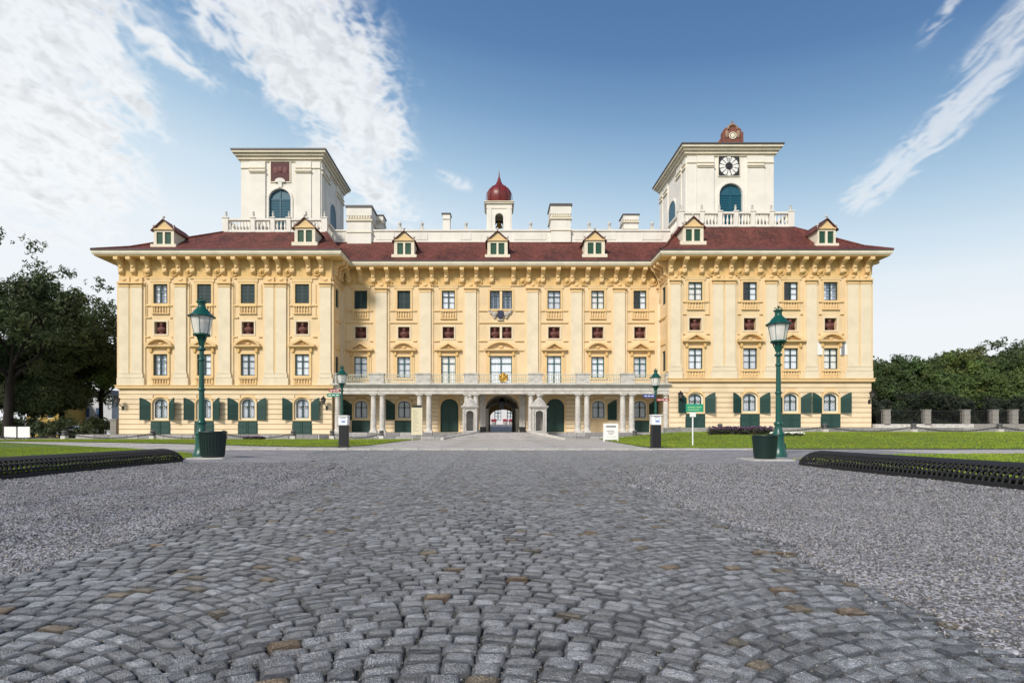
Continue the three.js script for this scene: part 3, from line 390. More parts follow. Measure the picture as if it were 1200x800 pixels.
// arched ground-floor window with open shutters and a boarded green panel below it
function groundWindow(parent, cx, rows, g, zf, shut, panel = true) {
  const y0 = g.y(rows.gw.sill), ys = g.y(rows.gw.spring), y1 = g.y(rows.gw.top), yf = g.y(rows.gw.foot), hw = 0.79, t = group('arched_window', parent, cx, y0, zf), H = y1 - y0, S = ys - y0, key = H.toFixed(2);
  put('surround', once('as' + key, () => join(slab(arch(-hw - 0.14, hw + 0.14, 0, S, H + 0.16), [arch(-hw, hw, 0.1, S, H).reverse()], 0, 0.13))), M.trim, t);
  put('sash_border', once('ab' + key, () => join([slab(arch(-hw + 0.01, hw - 0.01, 0.11, S, H - 0.01), [arch(-hw + 0.17, hw - 0.17, 0.27, S - 0.02, H - 0.17).reverse()], -0.2, -0.06)])), M.cream, t);
  put('frame', once('af' + key, () => { const i = hw - 0.17, o = [slab(arch(-i, i, 0.27, S - 0.02, H - 0.17), [arch(-i + 0.07, i - 0.07, 0.34, S - 0.04, H - 0.25).reverse()], -0.21, -0.12), bx(-0.06, 0.06, 0.34, H - 0.27, -0.2, -0.11), bx(-i + 0.06, -0.06, S - 0.32, S - 0.21, -0.2, -0.115), bx(0.06, i - 0.06, S - 0.32, S - 0.21, -0.2, -0.115)]; return join(o); }), M.frame, t);
  put('grille', once('ag' + key, () => { const o = []; for (const s of [-1, 1]) for (let k = 0; k < 4; k++) { const r = 0.14, tor = new THREE.TorusGeometry(r, 0.016, 5, 14); tor.translate(s * 0.30, 0.52 + k * 0.31, -0.09); o.push(tor); } return join(o); }), M.white, t);
  put('pane', once('ap' + key, () => join(slab(arch(-hw + 0.2, hw - 0.2, 0.3, S - 0.04, H - 0.2), [], -0.18, -0.176))), M.glass, t);
  put('curtain', once('ac' + key, () => join(slab(arch(-hw + 0.05, hw - 0.05, 0.15, S, H - 0.05), [], -0.33, -0.31))), M.blueCurtain, t);
  const sh = H - 0.12; if (shut[0]) openShutter(t, 0.95, sh, 0.5, true, -hw - 0.12, 0.06, 0.1, shut[2] || 0); if (shut[1]) openShutter(t, 0.95, sh, 0.5, false, hw + 0.12, 0.06, 0.1, -(shut[3] || 0));
  if (panel) { const ph = y0 - yf; put('lower_panel', once('lp' + ph.toFixed(2), () => { const o = [bx(-0.95, 0.95, -ph, -0.01, -0.1, 0.05)]; for (const s of [-1, 1]) { o.push(bx(s * 0.49 - 0.36, s * 0.49 + 0.36, -ph + 0.12, -ph * 0.52, 0.05, 0.085), bx(s * 0.49 - 0.36, s * 0.49 + 0.36, -ph * 0.45, -0.12, 0.05, 0.085)); } o.push(bx(-0.03, 0.03, -ph + 0.01, -0.02, 0.05, 0.1)); return join(o); }), M.shutter, t); }
  return t;
}
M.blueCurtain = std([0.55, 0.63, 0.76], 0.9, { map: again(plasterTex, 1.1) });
const gwGap = (cx, rows, g) => (a, b) => { const y0 = g.y(rows.gw.sill), ys = g.y(rows.gw.spring), y1 = g.y(rows.gw.top) + 0.14; if (a > y1) return null; if (b < y0 + 0.02) return [cx - 0.97, cx + 0.97]; let hw = 0.92; if (a > ys) hw *= Math.sqrt(Math.max(0, 1 - Math.pow((a - ys) / (y1 - ys), 2))); return [cx - hw, cx + hw]; };

function wing(c) {
  const { rows, x0, x1, wins, styles, peds, pils, inner } = c, g = G, yb = g.y(rows.base), y1 = g.y(rows.band[1]), W = 1.38, WB = 1.2, wg = group('wing', palace);
  const holes = []; for (const p of wins) { const x = g.x(p); holes.push(rect(x - W / 2, x + W / 2, g.y(rows.top[1]), g.y(rows.top[0])), rect(x - WB / 2, x + WB / 2, g.y(rows.bust[1]), g.y(rows.bust[0])), rect(x - W / 2, x + W / 2, g.y(rows.pn[1]), g.y(rows.pn[0]))); }
  part('upper_wall', slab(rect(x0, x1, y1, SOF), holes.map((h) => h.slice().reverse()), -0.5, 0), M.wall, wg);
  const gh = wins.map((p) => arch(g.x(p) - 0.79, g.x(p) + 0.79, g.y(rows.gw.sill) + 0.1, g.y(rows.gw.spring), g.y(rows.gw.top)).reverse());
  part('ground_floor_wall', slab(rect(x0, x1, yb - 0.4, y1), gh, -0.55, -0.05), M.wall, wg);
  courses(wg, x0 - 0.04, x1 + 0.04, yb, g.y(rows.band[1]), 9, wins.map((p) => gwGap(g.x(p), rows, g)), -0.05);
  part('band_cornice', [bx(x0 - 0.22, x1 + 0.22, g.y(rows.band[1]) + 0.08, g.y(rows.band[0]), -0.3, 0.30), bx(x0 - 0.1, x1 + 0.1, g.y(rows.band[1]), g.y(rows.band[1]) + 0.08, -0.3, 0.17), bx(x0 - 0.28, x1 + 0.28, g.y(rows.band[0]), g.y(rows.band[0]) + 0.06, -0.3, 0.36)], M.trim, wg);
  wins.forEach((p, i) => {
    const x = g.x(p), z = 0;
    windowUnit(wg, x, g.y(rows.top[1]), -0.12, W, g.y(rows.top[0]) - g.y(rows.top[1]), styles[0][i]); windowUnit(wg, x, g.y(rows.pn[1]), -0.12, W, g.y(rows.pn[0]) - g.y(rows.pn[1]), styles[1][i]);
    part('window_surround', [surround(x - W / 2, x + W / 2, g.y(rows.top[1]), g.y(rows.top[0]), 0.2, 0, 0.07), bx(x - 1.0, x + 1.0, g.y(rows.top[0]) + 0.2, g.y(rows.frieze), 0, 0.1)], M.trim, wg); part('window_surround', [surround(x - W / 2, x + W / 2, g.y(rows.pn[1]), g.y(rows.pn[0]), 0.22, 0, 0.1), bx(x - 0.92, x - 0.7, g.y(rows.pn[1]), g.y(rows.ped[1]), 0, 0.06), bx(x + 0.7, x + 0.92, g.y(rows.pn[1]), g.y(rows.ped[1]), 0, 0.06)], M.trim, wg);
    apron(wg, x, W, g.y(rows.apron2[1]), g.y(rows.apron2[0]) - 0.02, 0); apron(wg, x, W, g.y(rows.apron[1]) + 0.02, g.y(rows.apron[0]) - 0.05, 0);
    pediment(wg, x, 2.6, g.y(rows.ped[1]), g.y(rows.ped[0]), 0, peds[i]); bustNiche(wg, x, g.y(rows.bust[1]), g.y(rows.bust[0]), WB, 0);
    groundWindow(wg, x, rows, g, 0, [1, 1, 0.05 + 0.45 * hash2(i, inner + 2, 5), 0.12 + 0.5 * hash2(i, inner + 2, 6)]);
  });
  pils.forEach(([a, b], i) => { const gl = i ? g.x(a) - g.x(pils[i - 1][1]) : 9, gr = i + 1 < pils.length ? g.x(pils[i + 1][0]) - g.x(b) : 9; pilaster(wg, g.x(a), g.x(b), rows, g, 0, { left: gl < 0.4 ? gl / 2 - 0.004 : 1, right: gr < 0.4 ? gr / 2 - 0.004 : 1 }); });
  for (let i = 0; i + 1 < pils.length; i++) if (pils[i + 1][0] - pils[i][1] < 4) part('pilaster_link', bx(g.x(pils[i][1]) - 0.05, g.x(pils[i + 1][0]) + 0.05, g.y(rows.band[0]), g.y(rows.cap[0]), 0, 0.19), M.trim, wg);
  // thin string mouldings running between the bays, cut at the pilasters
  const pc = pils.map(([a, b]) => [g.x(a) - 0.28, g.x(b) + 0.28]).sort((p, q) => p[0] - q[0]), sm = [];
  for (const ys of [...rows.strings, rows.frieze]) { const y = g.y(ys); let x = x0; const skip = wins.map((p) => [g.x(p) - (ys === rows.strings[3] ? 1.3 : ys === rows.strings[2] ? 1.05 : 0.92), g.x(p) + (ys === rows.strings[3] ? 1.3 : ys === rows.strings[2] ? 1.05 : 0.92)]); const cut = [...pc, ...(ys === rows.frieze ? [] : skip)].sort((p, q) => p[0] - q[0]); for (const [a, b] of cut) { if (a > x + 0.1) sm.push(bx(x, a, y - 0.06, y + 0.05, 0, 0.12)); x = Math.max(x, b); } if (x1 > x + 0.1) sm.push(bx(x, x1, y - 0.06, y + 0.05, 0, 0.12)); }
  for (const q of sm) part('string_moulding', q, M.trim, wg);
  const pans = []; for (const p of wins) { const x = g.x(p), yt = g.y(rows.strings[0]) - 0.1, yl = g.y(rows.strings[1]) + 0.12; for (const s of [-1, 1]) pans.push(bx(x + s * 1.32 - 0.04, x + s * 1.32 + 0.04, g.y(rows.top[1]), g.y(rows.top[0]), 0, 0.06), bx(x + s * 1.32 - 0.04, x + s * 1.32 + 0.04, yl, yt, 0, 0.06)); }
  for (const q of pans) part('panel_moulding', q, M.trim, wg);
  part('frieze', bx(x0, x1, g.y(rows.frieze) + 0.06, SOF, 0, 0.04), M.ochre, wg);  // deeper ochre carries the shade between the eave brackets
  // sides and back
  const ix = inner > 0 ? x1 : x0, ox = inner > 0 ? x0 : x1, f = inner;
  const sideHoles = [[rows.top, 1.3], [rows.pn, 1.3]].map(([r, w]) => rect(-1.75 - w / 2, -1.75 + w / 2, g.y(r[1]), g.y(r[0])).reverse());
  const sw = slab(rect(-3.45, -0.5, yb - 0.4, SOF), sideHoles, 0, 0.5); sw.rotateY(-Math.PI / 2); sw.translate(ix - (f > 0 ? 0 : -0.5), 0, 0); part('side_wall', sw, M.wall, wg);
  for (const r of [rows.top, rows.pn]) windowUnit(wg, ix - f * 0.16, g.y(r[1]), -1.75, 1.3, g.y(r[0]) - g.y(r[1]), 'shuttered', f * Math.PI / 2);
  part('side_trim', [bx(ix, ix + f * 0.1, g.y(rows.ped[1]), g.y(rows.ped[1]) + 0.5, -2.75, -0.75), bx(ix, ix + f * 0.14, g.y(rows.strings[1]) - 0.06, g.y(rows.strings[1]) + 0.06, -3.3, -0.3), bx(ix, ix + f * 0.12, g.y(rows.frieze) - 0.06, g.y(rows.frieze) + 0.06, -3.3, 0), bx(ix, ix + f * 0.2, g.y(rows.cap[0]) - 0.2, g.y(rows.cap[0]), -1.0, 0.0), bx(ix, ix + f * 0.12, g.y(rows.pbase[1]), g.y(rows.cap[0]) - 0.2, -0.95, 0.0)], M.trim, wg);
  for (const z of [-0.7, -1.75, -2.7]) bracket(wg, ix, z, f * Math.PI / 2);
  part('outer_wall', [bx(Math.min(ox, ox + f * 0.5), Math.max(ox, ox + f * 0.5), yb - 0.4, SOF, -22, -0.5), bx(x0 + 0.5, x1 - 0.5, 0, SOF, -22.5, -22), bx(ix - (f > 0 ? 0.5 : 0), ix + (f > 0 ? 0 : 0.5), 0, SOF, -22, -20)], M.wall, wg);
  for (const z of [-0.5, -2, -3.5, -5, -6.5]) bracket(wg, ox, z, -f * Math.PI / 2);
  for (const p of c.brackets) bracket(wg, (p - 580) / 12.25, 0); for (const p of c.masks) mask(wg, g.x(p), 0.02);
}
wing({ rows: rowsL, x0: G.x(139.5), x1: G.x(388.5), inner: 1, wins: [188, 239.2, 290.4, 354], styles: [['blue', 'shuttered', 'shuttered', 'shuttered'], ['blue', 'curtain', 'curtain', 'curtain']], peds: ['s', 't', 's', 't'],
  pils: [[140.6, 152.3], [154.5, 167.5], [206, 219], [256.5, 270.5], [311, 321.5], [324, 336], [375.5, 388]], brackets: [134, 148.5, 166, 186, 202.7, 219, 238, 255.5, 272, 291.5, 308.5, 322, 338, 357.6, 373], masks: [172.5, 204, 221.5, 254.7, 274.7, 306.7, 337, 371] });
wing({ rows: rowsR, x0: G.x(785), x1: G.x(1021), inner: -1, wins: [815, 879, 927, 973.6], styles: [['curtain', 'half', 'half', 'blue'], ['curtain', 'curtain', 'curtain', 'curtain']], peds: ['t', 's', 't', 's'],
  pils: [[785.5, 797], [835, 847], [849, 861], [897, 909.5], [944, 956], [992, 1005], [1007, 1019.5]], brackets: [790, 806, 826.5, 844, 862, 880, 896, 913, 930, 946, 961, 977, 994, 1009, 1024], masks: [798, 834, 866, 892, 914, 941, 961, 989] });

// ---- main block
{
  const g = GM, rows = rowsM, mg = group('main_block', palace), xa = G.x(388.5) - 0.5, xb = G.x(785) + 0.5, W = 1.36, WB = 1.2;
  const wins = [422.6, 473.2, 525.4, 587, 649.3, 700.5, 750], top = ['shuttered', 'shuttered', 'curtain', 'd', 'curtain', 'curtain', 'half'], peds = ['t', 's', 't', 's', 't', 's', 't'];
  const holes = [], yT = [g.y(rows.top[1]), g.y(rows.top[0])], yB = [g.y(rows.bust[1]), g.y(rows.bust[0])], yP = [g.y(rows.pn[1]), g.y(rows.pn[0])], yF = g.y(449.5), FL = 0.62;
  const add = (x, w, y) => holes.push(rect(x - w / 2, x + w / 2, y[0], y[1]).reverse());
  const rowsG = { gw: { top: 468, spring: 474.5, sill: 492.5, foot: 507 } };
  wins.forEach((p, i) => { const x = g.x(p); if (i === 3) { add(x - 0.64, 1.02, yT); add(x + 0.64, 1.02, yT); add(x - 0.62, 1.0, yB); add(x + 0.62, 1.0, yB); add(x, 2.3, [yF, g.y(417)]); } else { add(x, W, yT); add(x, WB, yB); add(x, i === 2 || i === 4 ? 1.5 : W, i === 2 || i === 4 ? [yF, g.y(417)] : yP); } });
  const gws = [423, 473.5, 701.5, 750], doors = [526.7, 650.7]; for (const p of gws) holes.push(arch(g.x(p) - 0.79, g.x(p) + 0.79, g.y(rowsG.gw.sill) + 0.1, g.y(rowsG.gw.spring), g.y(rowsG.gw.top)).reverse());
  for (const p of doors) holes.push(arch(g.x(p) - 0.94, g.x(p) + 0.94, FL, g.y(477), g.y(467)).reverse());
  const ga = g.x(569), gb = g.x(608.5), gx = (ga + gb) / 2, gTop = g.y(461.5), gSpr = g.y(478);
  holes.push(arch(ga, gb, FL, gSpr, gTop).reverse());
  part('main_wall', slab(rect(xa, xb, 0.3, SOF), holes, ZM - 0.55, ZM), M.wall, mg);
  courses(mg, xa + 0.6, xb - 0.6, FL + 0.02, g.y(463), 9, [...gws.map((p) => gwGap(g.x(p), rowsG, g)), ...doors.map((p) => (a) => [g.x(p) - 1.1, g.x(p) + 1.1]), () => [ga - 0.7, gb + 0.7]], ZM, 0.08);
  wins.forEach((p, i) => {
    const x = g.x(p), french = i === 2 || i === 4; const z = ZM;
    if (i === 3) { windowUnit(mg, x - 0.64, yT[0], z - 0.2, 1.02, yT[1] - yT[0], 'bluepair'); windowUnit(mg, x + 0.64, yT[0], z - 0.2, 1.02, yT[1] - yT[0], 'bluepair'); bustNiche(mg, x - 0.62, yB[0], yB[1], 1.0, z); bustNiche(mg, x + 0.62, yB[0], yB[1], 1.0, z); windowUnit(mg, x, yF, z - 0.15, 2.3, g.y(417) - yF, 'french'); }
    else { windowUnit(mg, x, yT[0], z - 0.2, W, yT[1] - yT[0], top[i]); bustNiche(mg, x, yB[0], yB[1], WB, z); if (french) windowUnit(mg, x, yF, z - 0.15, 1.5, g.y(417) - yF, 'french'); else windowUnit(mg, x, yP[0], z - 0.18, W, yP[1] - yP[0], 'teal'); apron(mg, x, W, g.y(rows.apron2[1]), g.y(rows.apron2[0]) - 0.02, z); }
    const tw = i === 3 ? 2.3 : W, pw = i === 3 ? 2.3 : french ? 1.5 : W, py = i === 3 || french ? [yF, g.y(417)] : yP;
    part('window_surround', [surround(x - tw / 2, x + tw / 2, yT[0], yT[1], 0.2, z, 0.07), bx(x - 1.0, x + 1.0, yT[1] + 0.2, g.y(rows.frieze), z, z + 0.1)], M.trim, mg); part('window_surround', [surround(x - pw / 2, x + pw / 2, py[0], py[1], 0.22, z, 0.1), bx(x - pw / 2 - 0.42, x - pw / 2 - 0.22, py[0], g.y(rows.ped[1]) - 0.1, z, z + 0.06), bx(x + pw / 2 + 0.22, x + pw / 2 + 0.42, py[0], g.y(rows.ped[1]) - 0.1, z, z + 0.06)], M.trim, mg);
    pediment(mg, x, i === 3 ? 3.4 : 2.6, g.y(rows.ped[1]), g.y(i === 3 ? 400 : rows.ped[0]), z, peds[i]);
  });
  for (const [a, b] of [[396.5, 402], [440.5, 453.5], [492, 505], [545, 558], [617.5, 630.5], [669, 681.5], [719, 732], [770, 776]]) pilaster(mg, g.x(a), g.x(b), rows, g, ZM);
  const pc = [[396.5, 402], [440.5, 453.5], [492, 505], [545, 558], [617.5, 630.5], [669, 681.5], [719, 732], [770, 776]].map(([a, b]) => [g.x(a) - 0.28, g.x(b) + 0.28]), sm = [];
  for (const [k, ys] of [...rows.strings, rows.frieze].entries()) { const y = g.y(ys); let x = xa + 0.6; const cut = [...pc, ...(k === 4 || k === 1 ? [] : wins.map((p, i) => { const h = (k === 3 ? 1.35 : 0.95) + (i === 3 ? 0.5 : 0); return [g.x(p) - h, g.x(p) + h]; }))].sort((p, q) => p[0] - q[0]); for (const [a, b] of cut) { if (a > x + 0.1) sm.push(bx(x, a, y - 0.06, y + 0.05, ZM, ZM + 0.12)); x = Math.max(x, b); } if (xb - 0.6 > x + 0.1) sm.push(bx(x, xb - 0.6, y - 0.06, y + 0.05, ZM, ZM + 0.12)); }
  for (const q of sm) part('string_moulding', q, M.trim, mg);
  for (const p of [405, 419.5, 435, 452, 470, 487, 505, 522, 541, 558, 576, 602, 620, 637, 655, 672, 690, 707, 724, 741, 757]) bracket(mg, (p - 580) / 11.5, ZM);
  for (const p of [409, 437, 456, 489, 508, 541, 561, 612, 632, 664, 684, 717, 736, 766]) mask(mg, g.x(p), ZM + 0.02);
  part('frieze', bx(xa + 0.6, xb - 0.6, g.y(rows.frieze) + 0.06, SOF, ZM, ZM + 0.04), M.ochre, mg);  // same ochre, shade under the eaves put into the colour
  // coat of arms above the middle pair of portraits
  const sy = g.y(369); part('coat_of_arms', [slab([[-0.32, 0.42], [-0.32, -0.2], [0, -0.5], [0.32, -0.2], [0.32, 0.42]], [], 0, 0.16, 0.03)], std([0.02, 0.025, 0.06], 0.5), mg, g.x(586.5), sy, ZM + 0.12);
  part('arms_supporters', [-1, 1].flatMap((s) => [ball(0.24, s * 0.62, 0.05, 0.12, 1.2, 1, 0.5), ball(0.16, s * 0.95, 0.22, 0.12, 1.2, 1, 0.5), ball(0.13, s * 0.62, -0.25, 0.12, 1.2, 1, 0.5), ball(0.12, s * 1.12, 0.42, 0.1)]).concat([ball(0.2, 0, -0.55, 0.1, 1.8, 0.6, 0.6)]), std([0.42, 0.38, 0.34], 0.7), mg, g.x(586.5), sy, ZM + 0.02);
  // ground floor under the portico
  gws.forEach((p, i) => groundWindow(mg, g.x(p), rowsG, g, ZM, i < 2 ? [1, 0, 0.1, 0] : [0, 1, 0, 0.1], i !== 2));
  for (const p of doors) {
    const d = group('arched_door', mg, g.x(p), FL, ZM), S = g.y(477) - FL, H = g.y(467) - FL;
    part('surround', slab(arch(-1.1, 1.1, 0, S, H + 0.18), [arch(-0.94, 0.94, 0.02, S, H).reverse()], 0, 0.12), M.trim, d);
    for (const s of [-1, 1]) { const o = [bx(Math.min(s * 0.01, s * 0.93), Math.max(s * 0.01, s * 0.93), 0.01, S, -0.2, -0.13)]; for (const [a, b] of [[0.15, 0.95], [1.1, 1.9], [2.05, S - 0.12]]) o.push(bx(s * 0.47 - 0.33, s * 0.47 + 0.33, a, b, -0.13, -0.1)); part('leaf', o, M.shutter, d); }
    part('fanlight', slab(arch(-0.93, 0.93, S, S + 0.001, H - 0.01), [], -0.2, -0.12), M.shutter, d);
  }
  for (const s of [-1, 1]) part('gate_pilaster', [bx(gx + s * 2.05 - 0.3, gx + s * 2.05 + 0.3, FL, g.y(461.5), ZM, ZM + 0.22), bx(gx + s * 2.05 - 0.38, gx + s * 2.05 + 0.38, FL, FL + 0.3, ZM + 0.22, ZM + 0.3)], M.stone, mg);
  // vaulted gate passage
  const zb = -24.2, pw = group('gate_passage', palace);
  part('vault', slab([...arch(ga - 0.6, gb + 0.6, FL - 0.2, gTop + 0.4, gTop + 0.5)], [arch(ga - 0.05, gb + 0.05, FL - 0.19, gSpr, gTop).reverse()], zb, ZM - 0.56), M.cream, pw);
  const fy = (y) => EYE + (505 - y) / 8.3, fx = (p) => (p - 580) / 8.3;
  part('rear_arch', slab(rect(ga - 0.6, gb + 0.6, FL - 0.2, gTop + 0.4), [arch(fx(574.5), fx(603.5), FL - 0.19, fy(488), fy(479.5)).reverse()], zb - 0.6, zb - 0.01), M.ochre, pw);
  for (const z of [ZM - 2.5, -12, -18]) part('impost', [bx(ga - 0.05, ga + 0.35, gSpr - 0.15, gSpr, z - 0.5, z + 0.5), bx(gb - 0.35, gb + 0.05, gSpr - 0.15, gSpr, z - 0.5, z + 0.5), bx(ga - 0.05, ga + 0.28, FL, gSpr - 0.15, z - 0.45, z + 0.45), bx(gb - 0.28, gb + 0.05, FL, gSpr - 0.15, z - 0.45, z + 0.45)], M.stone, pw);
  part('passage_floor', bx(ga - 0.1, gb + 0.1, FL - 0.3, FL, zb - 1, ZM), M.sett, pw);
  part('rear_wall', [bx(xa, ga - 0.6, 0, SOF, zb - 0.5, zb), bx(gb + 0.6, xb, 0, SOF, zb - 0.5, zb), bx(ga - 0.6, gb + 0.6, gTop + 0.4, SOF, zb - 0.5, zb)], M.wall, mg);
}
// ---- portico
{
  const g = G, p = group('portico', palace), y0 = 0.62, y1 = g.y(461.5), FR = 0.12, xa = g.x(388.5) + 0.02, xb = g.x(785) - 0.02, r = rng(8);
  const cols = [394, 436.5, 446.8, 491, 502, 546.8, 557.4, 622.6, 632.8, 678, 688.6, 731, 741.6, 782];
  const cg = (() => { const h = y1 - y0; return join([bx(-0.36, 0.36, 0, 0.14, -0.36, 0.36), lathe([[0.34, 0.14], [0.36, 0.2], [0.33, 0.27], [0.285, 0.32], [0.28, 1.0], [0.275, 1.6], [0.24, h - 0.42], [0.235, h - 0.36], [0.27, h - 0.34], [0.27, h - 0.29], [0.24, h - 0.27], [0.25, h - 0.2], [0.33, h - 0.1]], 22), bx(-0.35, 0.35, h - 0.1, h, -0.35, 0.35)]); })();
  for (const c of cols) put('column', cg, M.stone, p, g.x(c), y0, -0.42);
  part('entablature', [bx(xa, xb, y1, y1 + 0.32, -0.78, -0.05), bx(xa, xb, y1 + 0.32, g.y(453), -0.82, 0.0)], M.stone, p);
  part('cornice', [bx(xa - 0.05, xb + 0.05, g.y(453), g.y(451), -0.9, 0.16), bx(xa - 0.1, xb + 0.1, g.y(451), g.y(449.3), -0.95, 0.34)], M.stone, p);
  part('balcony_floor', bx(xa, xb, y1 + 0.3, g.y(449.6), ZM + 0.01, -0.83), M.stone, p);
  for (const [a, b] of [[386.5, 394], [432, 449.5], [487, 504.5], [543.5, 560], [620, 636], [675.5, 691.5], [728, 744], [781, 787.5]]) part('pedestal', [bx(g.x(a), g.x(b), g.y(449.3), g.y(438.5), -0.55, -0.02), bx(g.x(a) - 0.05, g.x(b) + 0.05, g.y(438.5), g.y(437), -0.62, 0.05)], M.paleStone, p);
  const ext = [[394, 432], [449.5, 487], [504.5, 543.5], [560, 620], [636, 675.5], [691.5, 728], [744, 781]];
  for (const [a, b] of ext) { const o = [bx(g.x(a), g.x(b), g.y(439), g.y(438.2), -0.32, -0.24), bx(g.x(a), g.x(b), g.y(448.8), g.y(448.2), -0.32, -0.24), bx(g.x(a), g.x(b), g.y(445.4), g.y(444.9), -0.30, -0.26)]; const n = Math.round((b - a) / 2.1); for (let i = 1; i < n; i++) { const x = lerp(g.x(a), g.x(b), i / n); o.push(bx(x - 0.02, x + 0.02, g.y(448.2), g.y(439), -0.30, -0.26)); if (i % 2) o.push(mv(new THREE.TorusGeometry(0.075, 0.02, 5, 10), x + 0.09, g.y(443.6), -0.28), ball(0.05, x, g.y(441), -0.28)); } part('iron_railing', o, M.railing, p); }
  part('gilded_crest', [ball(0.38, 0, 0, 0, 1, 1.05, 0.35), mv(new THREE.TorusGeometry(0.36, 0.09, 6, 16), 0, 0, 0.03), ball(0.16, -0.28, 0.22, 0.06), ball(0.16, 0.28, 0.22, 0.06), ball(0.15, 0, 0.36, 0.06)], M.gold, p, g.x(590), g.y(442.5), -0.12);
  // stylobate in blocks, open in the middle for the carriage ramp
  part('floor', [bx(g.x(389), g.x(545), 0.3, y0 - 0.005, ZM + 0.02, 0.28), bx(g.x(637), g.x(786), 0.3, y0 - 0.005, ZM + 0.02, 0.28), bx(g.x(545), g.x(637), 0.1, y0 - 0.008, ZM + 0.02, -0.7)], M.stone, p);
  const shades = [0.28, 0.36, 0.43].map((k) => std([k, k * 0.985, k * 0.98], 0.85, { map: again(stoneTex, 0.6), bumpMap: grainBump, bumpScale: 0.015 }));
  for (const [a, b] of [[389, 541], [640, 800]]) for (let j = 0; j < 2; j++) { let x = g.x(a) + 0.4 * j; while (x < g.x(b) - 0.3) { const w = Math.min([0.9, 1.3, 1.6][Math.floor(r() * 3)], g.x(b) - x); part('stylobate_block', rbx(0, w - 0.02, 0, 0.36, -0.55, 0, 0.02), shades[Math.floor(r() * 3)], p, x, -0.12 + j * 0.365, 0.62 - j * 0.1 + (r() - 0.5) * 0.03); x += w; } }
}
// carriage ramp with low side kerbs
{
  const y = (z) => 0.625 * smooth(-44.5, -52.2, z); const rows = []; for (let z = -44; z >= -56.7; z -= 0.5) { const k = smooth(-44, -53, z), xl = lerp(-4.9, -1.75, k), xr = lerp(6.3, 3.5, k), row = []; for (let i = 0; i <= 8; i++) row.push([lerp(xl, xr, i / 8), y(z) + 0.006, z]); rows.push(row); }
  structure('carriage_ramp', quadMesh(rows), M.sett);
  const k = group('ramp_kerb', scene); k.userData.kind = 'structure';
  for (const [s, xf, xb] of [[-1, -4.4, -1.55], [1, 5.7, 3.3]]) for (let i = 0; i < 6; i++) { const t0 = i / 6, t1 = (i + 1) / 6, za = lerp(-45.2, -51.6, t0), zb = lerp(-45.2, -51.6, t1), a = V(lerp(xf, xb, smooth(0, 1, t0)), y(za) + 0.1, za), b = V(lerp(xf, xb, smooth(0, 1, t1)), y(zb) + 0.1, zb), m = part('kerb_stone', rbx(-0.14, 0.14, -0.3, 0.08, -a.distanceTo(b) / 2 + 0.01, a.distanceTo(b) / 2 - 0.01, 0.025), M.paleStone, k); m.position.copy(a).lerp(b, 0.5); m.lookAt(b); }
}
